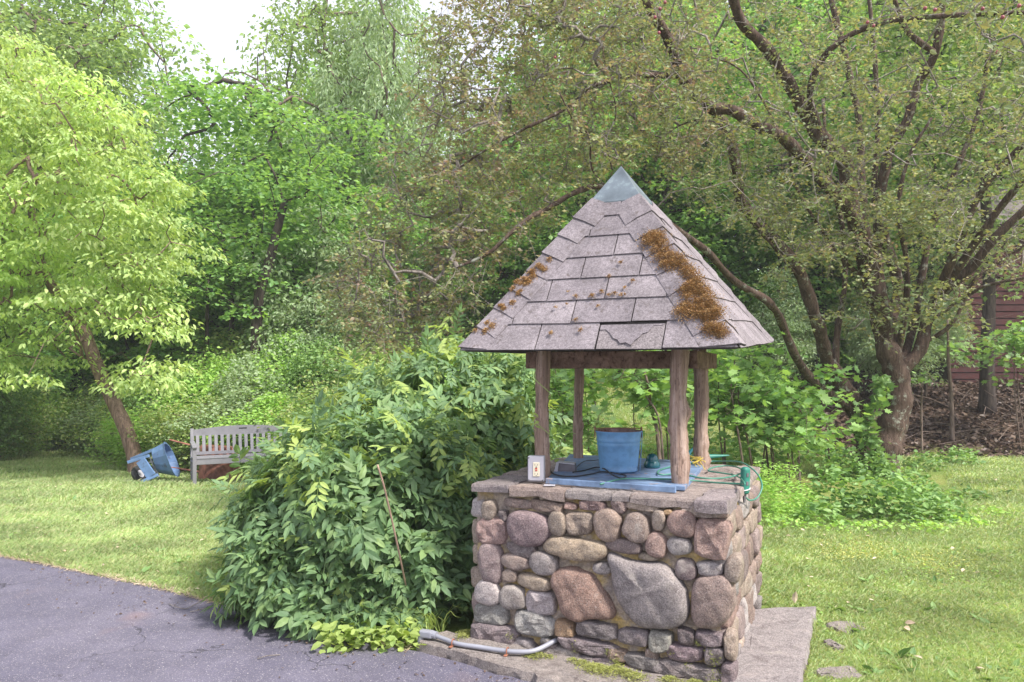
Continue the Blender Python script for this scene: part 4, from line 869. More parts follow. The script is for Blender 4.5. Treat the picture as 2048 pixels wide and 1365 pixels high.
# hedge bank of tangled shrubs
SB = [(300,17.5,800),(365,17,770),(430,16.6,745),(480,18,700),(520,16.2,740),(590,16.8,700),(640,18.5,650),(660,16,710),(720,17.5,655),(760,15.5,715),(830,17.5,680),(880,15.8,730),(960,17.5,700),(1040,17,730),(330,16,830),(415,15.3,815),(500,15,800),(560,14.6,810),(640,14.4,800),(720,14.5,790),(250,19.5,800),(200,21,790),(130,22,800),(50,20.5,800),(0,18.5,770),(-60,17,740),(30,22,720),(120,25,740),(230,24,736),(330,22,720),(430,22,690)]
wh_ = ['pale leaved','dense','loose','yellow-green','tangled']
ORD = []
for i, (x, Y, yt) in enumerate(SB):
    row = sorted([q for q in SB if abs(q[1]-Y) < 1.2 or q == (x, Y, yt)]); ix = row.index((x, Y, yt))
    nb = row[ix-1] if ix else None; dep = 'front row' if Y < 15.9 else ('second row' if Y < 17.2 else ('third row' if Y < 19.2 else 'back row'))
    side = 'at the far left' if x < 100 else 'by the leaning trunk' if x < 280 else 'above the bench left end' if x < 450 else 'above the bench right end' if x < 600 else 'above the bush' if x < 800 else 'nearest the well'
    lab_ = '%s, %s, %s' % (dep, side, 'taller' if yt < 735 else 'lower')
    ORD.append(lab_ + (', rightmost' if lab_ in ORD else '') + (' of all' if lab_ + ', rightmost' in ORD else ''))
for i, (x, Y, yt) in enumerate(SB):
    s = float(xph(x, Y, yt, HH['shrub'])); s = max(s, .35); w = max(1.0, min(s, 1.25))
    pos = 'behind the bench' if 370 < x < 560 else ('right of the bench behind the big bush' if x >= 560 else ('between the leaning trunk and the bench' if x > 270 else 'left of the leaning trunk at the forest edge'))
    o = plant('shrub', x, Y, w, rg.rand()*6.28, '%s bank shrub, %s' % (wh_[i % 5], ORD[i]), 'shrubs of the tangled bank'); o.scale[2] = s*1.18
    if i % 3:
        for ch in o.children:
            if ch.name.startswith('crown'): ch.material_slots[0].link = 'OBJECT'; ch.material_slots[0].material = M[['ivy', 'weed', 'fern'][(i*7) % 3]] if i % 4 else M['willow']
# ------------------------------------------------------------------ leaning dogwood on the left
def wp_(L): return A([px(*p) for p in L])
dg = empty('dogwood_tree', (px(272, 0, 14.5)[0], 14.5, float(gz(px(272, 0, 14.5)[0], 14.5))), label='leaning dogwood with bright yellow-green layered leaves at the left', cat='tree')
DY = dg.location[1]
tp = wp_([(278,955,DY),(265,900,DY),(248,850,DY),(225,800,DY+.1),(200,745,DY+.1),(180,695,DY+.2),(165,655,DY+.3),(120,600,DY+.4),(80,520,DY+.2),(60,400,DY),(40,260,DY),(20,120,DY)])
rng = np.random.RandomState(61); b = MB(); Pc = catmull(tp, 4); tube(b, Pc, np.interp(np.linspace(0, 1, len(Pc)), [0, .05, .5, 1], [.20, .145, .12, .03]), 14, .035, rng)
cl = []
while len(cl) < 560:
    x, y = rng.uniform(-330, 440), rng.uniform(60, 800)
    prof = np.interp(y, [60, 130, 250, 350, 420, 480, 540, 620, 700, 800], [60, 150, 290, 345, 375, 425, 400, 350, 370, 300])
    if x > prof-15+12*math.sin(y*.09): continue
    lo = 760 if x < 60 else (735 if x < 170 else (640 if x < 255 else 770))
    if y > lo: continue
    cl.append(px(x, y, DY+rng.uniform(-3.0, 2.2)*math.sqrt(max(.1, 1-((x-30)/480)**2))))
cl = A(cl); grow(b, Pc[22:], cl, rng, .008, 4, .06, .10, .07)
child_world(b.build('trunk', M['dogbark'], smooth=True), dg)
b = crown_mesh(rng, cl, 130, .36, .07, .108, oval_leaf(.25, .05, .2), .5, 1.6, None); child_world(b.build('crown', M['dogwood']), dg)
# ------------------------------------------------------------------ slanting maple trunk visible in the forest, plain forest trunks
for (pts, r0, lab) in (([(500,720,16.9),(515,620,16.8),(535,540,16.8),(552,470,16.8),(570,400,17)], .13, 'dark slanting trunk in the middle left of the forest'), ([(415,760,17.5),(414,640,17.5),(418,560,17.5)], .05, 'thin dark straight trunk left of the slanting trunk'), ([(465,760,18),(463,620,18),(470,540,18)], .08, 'dark trunk between the thin and slanting trunks'), ([(640,700,18),(665,620,18),(655,560,18)], .05, 'bare leaning sapling stem near the pale young trees'),
    ([(150,830,23),(155,730,23),(165,640,23)], .2, 'shadowed dark trunk behind the leaning dogwood'), ([(195,860,21),(193,770,21),(198,700,21)], .09, 'slim dark trunk right behind the leaning dogwood trunk')):
    b = MB(); q = wp_(pts); q[0][2] = gz(q[0][0], q[0][1])-.2; Pc = catmull(q, 4); tube(b, Pc, np.linspace(r0, r0*.6, len(Pc)), 9, .05, rng); t_ = empty('forest_trunk', tuple(Pc[0]), label=lab, cat='tree', group='bare trunks in the forest'); child_world(b.build('trunk', M['darkbark'], smooth=True), t_)
    cl = Pc[-1]+rng.randn(26, 3)*A([1.1, .9, .7]); b = MB(); grow(b, Pc[-5:], cl, rng, .01); child_world(b.build('branches', M['darkbark'], smooth=True), t_); child_world(crown_mesh(rng, cl, 110, .45, .12, .13, tri_leaf(.38), .2, 1.3, None).build('crown', M['maple']), t_)

# ------------------------------------------------------------------ big old plum tree on the right
pl = empty('plum_tree', tuple(ground_px(1765, 945)), label='big old many-limbed plum tree with small reddish leaves arching over the well roof', cat='tree')
PYb = pl.location[1]; rng = np.random.RandomState(71)
LM = [([(1762,958,12),(1768,910,12),(1775,870,12),(1788,820,12),(1798,765,12),(1782,715,12),(1765,660,12),(1745,600,11.8),(1735,540,11.6),(1722,470,11.4),(1705,400,11.2),(1680,320,11),(1640,265,10.8),(1608,215,10.6),(1570,165,10.4),(1530,100,10.1),(1490,45,9.8),(1460,-20,9.5)], .30, .07),
 ([(1742,958,12),(1738,900,12),(1728,850,12),(1705,815,11.9),(1680,780,11.9),(1655,725,11.8)], .22, .17),
 ([(1792,800,12),(1812,750,12),(1835,700,12),(1858,640,12),(1880,590,12),(1930,540,11.8),(1990,480,11.5),(2060,420,11.2),(2120,370,11)], .17, .06),
 ([(1655,725,11.8),(1640,680,11.6),(1628,630,11.4),(1600,560,11.2),(1565,490,11),(1520,440,10.8),(1482,395,10.6),(1475,340,10.4),(1450,260,10.2),(1415,195,10),(1365,150,9.8)], .14, .07),
 ([(1745,600,11.8),(1735,500,11.2),(1700,430,10.9),(1643,355,10.5),(1608,318,10.2),(1564,275,9.9),(1510,250,9.7),(1467,231,9.5),(1420,205,9.3),(1365,153,9.1),(1345,100,8.9),(1320,60,8.7),(1295,20,8.5),(1280,-40,8.3)], .13, .06),
 ([(1712,822,11.9),(1660,785,11.6),(1620,755,11.2),(1590,700,10.8),(1560,640,10.4),(1530,605,10),(1470,560,9.6),(1410,505,9.2),(1342,450,8.8),(1280,400,8.5),(1210,374,8.2),(1150,388,8.0),(1105,415,7.9),(1060,440,7.8),(1020,475,7.8),(970,510,7.8),(910,536,7.8)], .10, .018),
 ([(1363,152,9.1),(1320,152,8.9),(1270,155,8.7),(1220,164,8.5),(1170,185,8.3),(1130,215,8.2),(1090,240,8.1),(1040,262,8.1),(980,300,8.2),(920,345,8.4)], .055, .012),
 ([(1790,745,12),(1790,650,12.2),(1800,580,12.4),(1770,480,12.2),(1765,400,12.0),(1780,300,11.7),(1805,240,11.5),(1842,165,11.2),(1872,105,11),(1880,20,10.8),(1870,-40,10.6)], .14, .06),
 ([(1640,265,10.8),(1620,190,10.4),(1650,115,10),(1710,70,9.7),(1780,40,9.4),(1870,38,9.1),(1960,35,8.8),(2070,30,8.5)], .07, .03),
 ([(1858,640,12),(1890,560,11.6),(1925,470,11.2),(1965,380,10.8),(2010,320,10.4),(2080,250,10)], .10, .05),
 ([(1858,640,12),(1920,600,11.7),(1980,570,11.4),(2070,548,11)], .05, .025),
 ([(1880,590,12),(1960,470,11.2),(2010,400,10.8),(2070,340,10.3)], .09, .05),
 ([(1790,650,12.2),(1750,560,12.6),(1725,400,12.8),(1715,250,12.8),(1690,120,12.6),(1660,-20,12.4)], .13, .05),
 ([(1872,108,11),(1820,60,10.8),(1795,20,10.6),(1785,-30,10.4)], .06, .04),
 ([(1210,374,8.2),(1190,330,8.0),(1175,270,7.9),(1150,240,7.9),(1110,190,7.9)], .018, .008),
 ([(1225,340,8.3),(1210,280,8.2),(1218,220,8.2),(1210,150,8.2),(1205,80,8.2)], .014, .007),
 ([(1600,560,11.2),(1500,420,10.2),(1470,300,9.8),(1445,250,9.6),(1380,240,9.4),(1330,270,9.3),(1310,320,9.2)], .03, .008),
 ([(1564,275,9.9),(1520,190,9.8),(1470,130,9.7),(1380,105,9.6)], .025, .01)]
nodes = []
LM += [([(1782,735,12),(1762,620,12.1),(1760,500,12.1),(1752,380,12),(1758,250,11.9),(1745,110,11.8),(1735,-20,11.7)], .10, .035),
 ([(1800,745,12),(1828,650,12.2),(1842,560,12.3),(1862,450,12.2),(1905,330,12),(1950,220,11.8),(1985,90,11.6)], .10, .035),
 ([(1668,760,11.8),(1672,660,11.9),(1690,560,11.9),(1688,450,11.8),(1660,330,11.6),(1655,200,11.5)], .08, .03),
 ([(1790,730,12),(1812,620,11.7),(1815,520,11.5),(1800,420,11.3),(1822,320,11.1),(1860,240,11)], .075, .025),
 ([(1735,560,11.6),(1690,520,11.3),(1630,450,11),(1590,360,10.8),(1580,280,10.6)], .05, .02),
 ([(1842,690,12),(1900,650,11.8),(1950,560,11.6),(2010,520,11.4),(2070,480,11.2)], .05, .02)]
for pts, r0, r1 in LM:
    r0 *= .78 if r0 < .25 else .88; r1 *= .85
    q = wp_(pts); b = MB(); 
    if pts[0][1] > 950: q[0][2] = gz(q[0][0], q[0][1]) - .15
    q[1:] += .035*rng.randn(len(q)-1, 3)*A([1, 1, .6])
    Pc = catmull(q, 5); rr = (r0+(r1-r0)*np.linspace(0, 1, len(Pc))**.72)*(1+.08*np.sin(np.arange(len(Pc))*1.3+r0*90))
    if pts[0][1] > 950: rr[:4] *= A([1.5, 1.3, 1.15, 1.05])
    tube(b, Pc, rr, 14 if r0 > .1 else 9, .05 if r0 > .1 else .06, rng)
    child_world(b.build('trunk' if r0 > .21 else 'limb', M['plumbark'], smooth=True), pl)
    nodes.append(Pc[int(len(Pc)*(.35 if r0 > .1 else .1)):])
nodes = np.vstack(nodes)
def inpoly(x, y, P):
    c = False; j = len(P)-1
    for i in range(len(P)):
        if (P[i][1] > y) != (P[j][1] > y) and x < (P[j][0]-P[i][0])*(y-P[i][1])/(P[j][1]-P[i][1])+P[i][0]: c = not c
        j = i
    return c
def region(P, n, y0, y1, rng, dens=None):
    out = []; xs_ = [p[0] for p in P]; ys_ = [p[1] for p in P]
    while len(out) < n:
        x, y = rng.uniform(min(xs_), max(xs_)), rng.uniform(min(ys_), max(ys_))
        if inpoly(x, y, P): out.append(px(x, y, rng.uniform(y0, y1)))
    return A(out)
RA = [(880,-60),(1300,-60),(1400,120),(1460,300),(1330,330),(1200,330),(1120,400),(1050,470),(960,560),(900,690),(820,730),(720,690),(670,600),(640,560),(690,500),(760,380),(800,280),(850,200),(870,60)]
RBp = [(1250,-60),(2120,-60),(2120,560),(1950,540),(1850,420),(1700,520),(1560,480),(1400,420),(1300,260)]
RCp = [(1500,380),(1900,380),(2000,560),(1900,700),(1850,640),(1700,660),(1620,620),(1540,560)]
c1 = region(RA, 560, 7.6, 10.2, rng); c2 = region(RBp, 500, 8.4, 13.5, rng); c3 = region(RCp, 120, 10.2, 12.5, rng)
b = MB(); grow(b, nodes, np.vstack([c1, c2, c3]), rng, .0042, 5, .03, .14, .028)
# extra bare twigs
allc = np.vstack([c1, c2, c3])
for c in allc[rng.choice(len(allc), 520)]:
    d = nrm(rng.randn(3)*A([1, 1, .6])+A([0, 0, -.35])); L = rng.uniform(.25, .8); tube(b, [c, c+d*L*.5+.05*rng.randn(3), c+d*L+.08*rng.randn(3)+A([0, 0, -.08])], [.0035, .0026, .0016], 3, caps=False)
child_world(b.build('twigs', M['twig'], smooth=True), pl)
def plum_leaves(cl, per, size, mat, L=(.22, .5)):
    """fine twiglets radiating from each cluster, leaves set close along them"""
    b = MB(); tw = MB(); P = []
    for c in cl:
        for q in range(rng.randint(4, 7)):
            d = nrm(rng.randn(3)*A([1, 1, .75])+A([0, 0, -.22])); l = rng.uniform(*L); p1 = c+d*l*.5+.03*rng.randn(3); p2 = c+d*l+.05*rng.randn(3)-A([0, 0, .05+.12*l])
            tube(tw, [c, p1, p2], [.0032, .0024, .0014], 3, caps=False); t = np.sort(rng.uniform(.12, 1.05, per))[:, None]
            P.append(np.where(t < .5, c+(p1-c)*t*2, p1+(p2-p1)*(t-.5)*2)+.014*rng.randn(per, 3))
    P = np.vstack(P); scatter(b, P, size, rng, tri_leaf(.30, .05), .3, .6); child_world(b.build('crown', M[mat]), pl); child_world(tw.build('twigs', M['twig'], smooth=True), pl)
pick = rng.rand(len(c1)) < .36
plum_leaves(c1[pick], 15, .052, 'plum'); plum_leaves(c1[~pick], 15, .052, 'plumg'); plum_leaves(c2[:460], 14, .056, 'plumg'); plum_leaves(c2[460:], 14, .052, 'plum'); plum_leaves(c3, 12, .072, 'plumg')
cn = region([(1930,-40),(2150,-40),(2150,290),(2040,260),(1980,190),(1940,90)], 26, 5.6, 6.8, rng); b = MB(); grow(b, np.vstack([px(2100,-80,7.5), nodes]), cn, rng, .003, 5); child_world(b.build('twigs', M['twig'], smooth=True), pl)
b = MB(); idx = np.repeat(np.arange(len(cn)), 20); scatter(b, cn[idx]+rng.randn(len(idx), 3)*.14, .065, rng, oval_leaf(.30), .5, .7); child_world(b.build('crown', M['plumg']), pl)
for x, y, Y in ((1320,18,6.9),(1310,35,6.8),(1318,66,6.9),(1850,17,6),(1870,20,6),(1965,18,5.8),(1735,45,7),(1747,52,7),(1995,105,5.9),(1330,5,6.8),(1170,55,8),(1110,115,8),(2005,35,5.7),(2038,12,5.7)):
    b = MB(); lathe(b, [(0,-.016),(.011,-.012),(.016,0),(.011,.012),(0,.015)], 10, Matrix.Translation(px(x, y, Y))); child_world(b.build('fruit', M['fruit'], smooth=True), pl)

# ------------------------------------------------------------------ saplings, undergrowth
ML = maple_leaf()
def sapling(x, yb, Y, pts, lab, ncl=10, mat='dark', sz=.13, tm=None, r=.014, cs_=(.32, .3, .22), per=14):
    q = wp_([(a, c, Y+.15*rng.randn()) for a, c in pts]); q[0][2] = gz(q[0][0], q[0][1])-.05; t_ = empty('sapling', tuple(q[0]), label=lab, cat='sapling', group='saplings behind the well')
    b = MB(); Pc = catmull(q, 5); tube(b, Pc, np.linspace(r, r*.4, len(Pc)), 7, .04, rng); cl = Pc[rng.randint(len(Pc)//2, len(Pc), ncl)]+rng.randn(ncl, 3)*A(cs_); grow(b, Pc[len(Pc)//2:], cl, rng, .003, 4)
    child_world(b.build('stem', M['bark'], smooth=True), t_); b = MB(); idx = np.repeat(np.arange(ncl), per); scatter(b, cl[idx]+rng.randn(len(idx), 3)*A([.13, .13, .07]), sz, rng, tm or ML, .3, 1.2); child_world(b.build('crown', M[mat]), t_)
S = [(9.5,[(1325,925),(1315,870),(1303,820),(1295,765),(1280,720)],'forked grey sapling stem seen between the posts',16,.030),(9.6,[(1330,925),(1320,850),(1290,790),(1262,745)],'thinner stem beside the forked sapling',14,.016),(11,[(1340,910),(1332,850),(1320,800),(1312,760)],'slim sapling right of the forked one between the posts',8,.014),
 (10.5,[(1495,935),(1480,890),(1470,830),(1462,770),(1470,720)],'sapling just right of the rear post',12,.02),(10.6,[(1512,930),(1495,880),(1480,830),(1475,760)],'second sapling right of the rear post',8,.02),(11,[(1540,930),(1530,880),(1512,820),(1505,750)],'leaning sapling left of the pale cut stake',12,.015),
 (11.3,[(1580,925),(1572,860),(1560,800),(1550,740)],'sapling in the middle of the undergrowth',12,.014),(11.2,[(1600,935),(1595,880),(1585,830),(1575,800)],'sapling with broad leaves left of the plum trunk',16,.02),(11.6,[(1660,930),(1655,860),(1640,790),(1640,750)],'thin sapling touching the left side of the plum trunk',12,.013),
 (12.5,[(1450,905),(1448,850),(1440,790),(1430,740)],'dark sapling behind the right rear post',14,.02),(13,[(1200,900),(1195,830),(1180,780),(1170,730)],'leafy sapling left of the pail between the posts',14,.02),(12,[(1130,900),(1128,850),(1120,790),(1110,740)],'broad-leaved sapling right behind the left front post',16,.02),(15,[(1905,890),(1903,800),(1897,720),(1895,640)],'straight pale grey sapling trunk in front of the barn',3,.05),(13.5,[(1845,860),(1843,820),(1845,765)],'short thin sapling right of the plum trunk',3,.02)]
for Y, pts, lab, ncl, r in S: sapling(0, 0, Y, pts, lab, ncl, 'dark' if rng.rand() < .6 else 'weed', .14, None, r)
for k, (x, y, Y) in enumerate(((1165,745,12),(1275,722,13),(1400,745,12),(1500,790,10.8),(1545,810,10.8),(1590,860,10.6),(1500,760,12),(1520,850,10.8),(1440,700,11),(2030,700,15),(2040,680,15.5),(1390,760,14),(1090,790,11),(1120,850,11))):
    q = px(x, y, Y); g0 = A([q[0]+.1, q[1], gz(q[0], q[1])-.05]); t_ = empty('broadleaf_shrub', tuple(g0), label='%s broad-leaved shrub %s' % (['dark green','fresh green'][k % 2], ['between the left posts','under the front beam','right of the right front post','left of the plum trunk low','left of the plum trunk','at the plum trunk base','right of the roof corner','low behind the cap stones','under the right roof corner','in front of the barn at the edge','touching the barn wall','behind the right front post','left of the left front post','behind the outlet box'][k]), cat='shrub', group='broadleaf shrubs behind the well')
    b = MB(); st = catmull([g0, (g0+q)/2+.08*rng.randn(3), q], 5); tube(b, st, np.linspace(.015, .006, len(st)), 6); nc_ = 34 if k in (9, 10, 12, 13) else 20; cl = q+rng.randn(nc_, 3)*A([.36, .36, .20]); grow(b, st[3:], cl, rng, .003); child_world(b.build('stem', M['bark'], smooth=True), t_)
    b = MB(); idx = np.repeat(np.arange(nc_), 13); scatter(b, cl[idx]+rng.randn(len(idx), 3)*A([.17, .17, .09]), .125, rng, ML, .3, 1.2); child_world(b.build('foliage', M['dark' if k % 2 == 0 else 'weed']), t_)
b = MB(); q = ground_px(1534, 935); tube(b, [q-A([0,0,.1]), q+A([0,0,.23])], .022, 9); tag(b.build('cut_stake', M['post']), 'short pale cut stake standing in the undergrowth right of the well', 'stake')
def mound(name, regs, mat, size, per_m, tm, label, kind='stuff', cat='ground cover', droop=.1, up=.9):
    b = MB()
    for x, y, w, h in regs:
        g = ground_px(x, y); s = g[1]/F_PX; rx, rz_ = w*s/2, h*s; n = int(per_m*rx*rz_*3); d = nrm(rng.randn(n, 3)); d[:, 2] = np.abs(d[:, 2]); r = rng.uniform(.55, 1.05, n)[:, None]
        P = g+d*r*A([rx, max(.3, rx*.6), rz_]); P[:, 2] = np.maximum(P[:, 2], gz(P[:, 0], P[:, 1])+.02); scatter(b, P, size, rng, tm, droop, up)
    return tag(b.build(name, M[mat]), label, cat, kind=kind)
mound('fern_mound', [(1560,1030,140,105),(1525,1035,90,110),(1610,1035,70,60),(1580,1045,120,40)], 'fern', .055, 2600, tri_leaf(.14, .02), 'bright green feathery weeds in a mound right of the well')
mound('weed_patch', [(1660,1030,90,110),(1720,1040,110,90),(1790,1045,120,110),(1850,1040,110,80),(1900,1035,80,60),(1640,1050,90,60),(1750,960,120,50),(1690,960,100,70),(1830,990,90,60),(1940,1000,60,30),(1850,940,80,40),(1920,930,90,40)], 'weed', .085, 700, oval_leaf(.3), 'mixed leafy weeds round the foot of the plum tree')
mound('creeper', [(1560,1055,130,22),(1650,1060,120,22),(1750,1062,130,22),(1850,1064,130,22),(1930,1050,100,20),(1990,1030,80,16),(1480,1052,40,10)], 'fern', .05, 1400, oval_leaf(.36), 'low ground-ivy edge where the undergrowth meets the lawn')
mound('understorey', [(1100,905,160,60),(1200,905,120,25),(1300,908,100,20),(1400,915,140,60),(1480,930,120,60),(1620,925,160,60),(1060,880,140,120),(1130,870,120,70),(1010,860,160,120)], 'dark', .11, 330, oval_leaf(.32), 'dark leafy undergrowth seen behind the well posts')
# ivy up the plum trunk
b = MB(); n = 420; t = rng.rand(n); P = wp_([(1745+18*math.sin(a*9)+12*rng.randn(), 960-210*a, 11.62+.08*rng.randn()) for a in t]); scatter(b, P, .11, rng, ML, .3, .3, out=np.tile(A([0, -.5, 0]), (n, 1))); tag(b.build('trunk_ivy', M['weed']), 'broad green creeper leaves climbing the front of the plum trunk', 'creeper', kind='stuff')
# far woods: one mass that closes the view
b = MB(); N = 60000; x = rng.uniform(-60, 60, N); y = rng.uniform(42, 55, N); hgt = 7+3*np.sin(x*.22)+1.6*np.sin(x*.6+1); z = rng.rand(N)**.8*hgt; z0 = gz(x, y); y = y-3*np.sin(x*.5)+z*.3
scatter(b, np.stack([x, y, z0+z], 1), .62, rng, tri_leaf(.38), .2, .6); tag(b.build('far_woods', M['dark']), 'far-off belt of dark green woods closing the view', 'woods', kind='stuff')
# leaf litter on the bank
b = MB(); N = 15000; x = rng.uniform(5.5, 17, N); y = rng.uniform(14.2, 20.4, N); scatter(b, np.stack([x, y, gz(x, y)+.02+.03*rng.rand(N)], 1), .13, rng, tri_leaf(.35, .1), 0, .8); tag(b.build('fallen_leaves', M['litter']), 'brown fallen leaves covering the bank below the barn', 'fallen leaves', kind='stuff')
b = MB()
for k in range(60):
    X = rng.uniform(6.5, 13.5); Y = rng.uniform(14.6, 19); p = A([X, Y, gz(X, Y)+.04]); d = nrm(A([rng.randn(), rng.randn()*.5, .25*abs(rng.randn())])); L = rng.uniform(.4, 1.6); tube(b, [p, p+d*L*.5+.05*rng.randn(3)+A([0,0,.1]), p+d*L+A([0,0,.1])], [.014, .010, .005], 4)
tag(b.build('fallen_twigs', M['bark']), 'bare grey sticks strewn over the leaf-covered bank', 'sticks', kind='stuff')

# ------------------------------------------------------------------ foreground bush: compound leaves
def compound(rng, L=.27, pairs=4, ll=.105, lw=.22):
    b = MB(); xs_ = np.linspace(.22, .86, pairs); bend = lambda x: -.10*L*(x)**2*2.2
    TV, TF = oval_leaf(lw, .05, .20); tris = np.array(TF)
    def leaflet(o, ang, s, roll):
        c, s_ = math.cos(ang), math.sin(ang); V = TV*s; cr, sr = math.cos(roll), math.sin(roll)
        V = np.stack([V[:, 0], V[:, 1]*cr-V[:, 2]*sr, V[:, 1]*sr+V[:, 2]*cr], 1)
        b.add(np.stack([V[:, 0]*c-V[:, 1]*s_, V[:, 0]*s_+V[:, 1]*c, V[:, 2]-.25*V[:, 0]*abs(s_)*.8], 1)+o, tris)
    for x in xs_:
        for sg in (-1, 1): leaflet(A([x*L+.006*rng.randn(), .004*sg, bend(x)]), sg*(R(48)+.14*rng.randn()), ll*(1.05-.25*abs(x-.5))*(1+.1*rng.randn()), sg*.25+.15*rng.randn())
    leaflet(A([.92*L, 0, bend(.92)]), .1*rng.randn(), ll*1.12, .1*rng.randn())
    tube(b, [(0, 0, 0), (.5*L, 0, bend(.5)), (.92*L, 0, bend(.92))], [.0024, .0018, .001], 3, caps=False); return b
rng = np.random.RandomState(81); VAR = []
for k in range(6):
    c = compound(rng, .26+.03*rng.rand(), 4 if k % 3 else 3, .10+.012*rng.rand(), .20+.04*rng.rand()); VAR.append((np.concatenate(c.V), c.F))
EL = [((-1.02,5.55,.50),(.92,.85,.78)), ((-.72,6.75,.72),(1.05,.85,1.03)), ((-1.50,6.1,.34),(.66,.7,.66)), ((-1.25,5.0,.14),(.62,.34,.36)), ((-.62,5.15,.22),(.44,.42,.55)), ((-1.58,5.6,.10),(.42,.45,.40)), ((-.15,6.75,.80),(.48,.6,.92)), ((-1.45,7.3,.55),(.7,.7,.75)),((-.95,4.78,.03),(.42,.22,.16))]
WTS = A([3.4, 3.6, 2.2, .9, .9, .8, 1.2, 1.2, .35]); WTS /= WTS.sum(); NB = 3900
bush = empty('leafy_bush', (-1.0, 5.7, 0), label='large dark green bush with feathery compound leaves spilling onto the driveway', cat='bush')
spr = []
while len(spr) < NB:
    k = rng.choice(len(EL), p=WTS); c, r = A(EL[k][0]), A(EL[k][1]); d = nrm(rng.randn(3)); 
    if d[2] < -.35 : continue
    if d[1] > .55 and rng.rand() < .6: continue
    rr = rng.uniform(.80, 1.07 if rng.rand() < .85 else 1.22) * (1+.09*math.sin(7*d[0]+3*d[2]*2+k)); p = c+d*r*rr
    if p[2] < .05: continue
    if any(np.sum(((p-A(e[0]))/A(e[1]))**2) < .62 for j, e in enumerate(EL) if j != k): continue
    q = p - O; s_, w_ = np.dot(q, U), np.dot(q, Vv)
    if -.08 < s_ < 1.6 and -.12 < w_ < 1.6: continue
    if s_ > -.05 and w_ < .1 : continue
    nn = nrm(d/r); spr.append((p, nn, k))
spr.sort(key=lambda s: np.linalg.norm(s[0]-A([0, 0, ZC])))
mats_done = []
def frame(p, nn, rng):
    D = nn*.55+nrm(rng.randn(3))*.65+A([0, 0, -.30+.25*rng.randn()]); D = nrm(D); Uu = nn*.7+A([0, 0, .8])+.25*rng.randn(3); Uu = nrm(Uu-D*np.dot(Uu, D)); return np.stack([D, np.cross(Uu, D), Uu], 1)
vm = []
for V, F in VAR:
    b = MB(); b.V = [V]; b.F = F; b.n = len(V); o = b.build('leaf', M['bush']); vm.append(o.data); bpy.data.objects.remove(o)
stuff = MB(); limes = MB()
vis = [s for s in spr if s[1][1] < .35][:300]; visid = set(id(s) for s in vis)
for i, s in enumerate(spr):
    p, nn, k = s; Rm = frame(p, nn, rng); sc = rng.uniform(.5, 1.02); v = rng.randint(6)
    lime = (rng.rand() < .20 and p[2] > .75) or (rng.rand() < .10 and p[2] < .25) or rng.rand() < .015
    base = p - Rm[:, 0]*.13*sc
    if id(s) in visid and not lime:
        o = bpy.data.objects.new('leaf', vm[v]); C.objects.link(o); o.parent = bush
        Mm = Matrix([list(Rm[r]*sc)+[base[r]] for r in range(3)]+[[0, 0, 0, 1]]); o.matrix_parent_inverse = Matrix.Translation(-Vector(bush.location)); o.matrix_basis = Mm
    else:
        V, F = VAR[v]; (limes if lime else stuff).add((V*sc) @ Rm.T + base, *F)
o = stuff.build('foliage', M['bush']); child_world(o, bush); o['kind'] = 'stuff'
o = limes.build('young_foliage', M['lime']); child_world(o, bush); o['kind'] = 'stuff'; o['label'] = 'pale yellow-green young leaf tips'
b = MB(); c0 = A([-1.0, 5.8, -.05])
for k in range(70):
    p, nn, _ = spr[rng.randint(len(spr))]; base = c0+A([rng.uniform(-.7, .5), rng.uniform(-.6, .9), 0]); mid = base*.45+p*.55+A([0, 0, .22]); Pc = catmull([base, mid, p], 5); tube(b, Pc, np.linspace(.010, .003, len(Pc)), 5)
child_world(b.build('stems', M['vine'], smooth=True), bush)
b = MB(); P = []
for c, r in EL:
    d = nrm(rng.randn(2600, 3)); rr = rng.uniform(.3, .82, 2600)[:, None]; q = A(c)+d*rr*A(r); P.append(q[q[:, 2] > .03])
P = np.vstack(P); scatter(b, P, .12, rng, oval_leaf(.24), .5, .8); o = b.build('inner_foliage', M['bush']); child_world(o, bush); o['kind'] = 'stuff'
# long-leaved grass tuft and low weeds at the kerb end
b = MB()
for k in range(190):
    g = hit_z(rng.uniform(790, 885), rng.uniform(1235, 1285), G); a = rng.uniform(0, 6.28); L = rng.uniform(.18, .42); d = A([math.cos(a), math.sin(a), 0]); w = .0045; s = A([-d[1], d[0], 0])
    V = []
    for t in np.linspace(0, 1, 5): c = g+d*L*.62*t**1.4+A([0, 0, L*(t*1.15-.62*t**2.3)]); V += [c-s*w*(1-t*.9), c+s*w*(1-t*.9)]
    b.add(V, np.array([[2*i, 2*i+1, 2*i+3, 2*i+2] for i in range(4)]))
tag(b.build('grass_tuft', M['lime']), 'tuft of long arching grass blades at the left end of the kerb', 'grass', kind='stuff')
b = MB(); P = np.vstack([hit_z(rng.uniform(640, 840), rng.uniform(1262, 1312), G)+A([0, 0, rng.uniform(.01, .14)]) for _ in range(420)]); scatter(b, P, .065, rng, oval_leaf(.38), .2, 1.2); tag(b.build('kerbside_weed', M['lime']), 'low yellow-green round-leaved weeds on the driveway edge below the bush', 'weeds', kind='stuff')

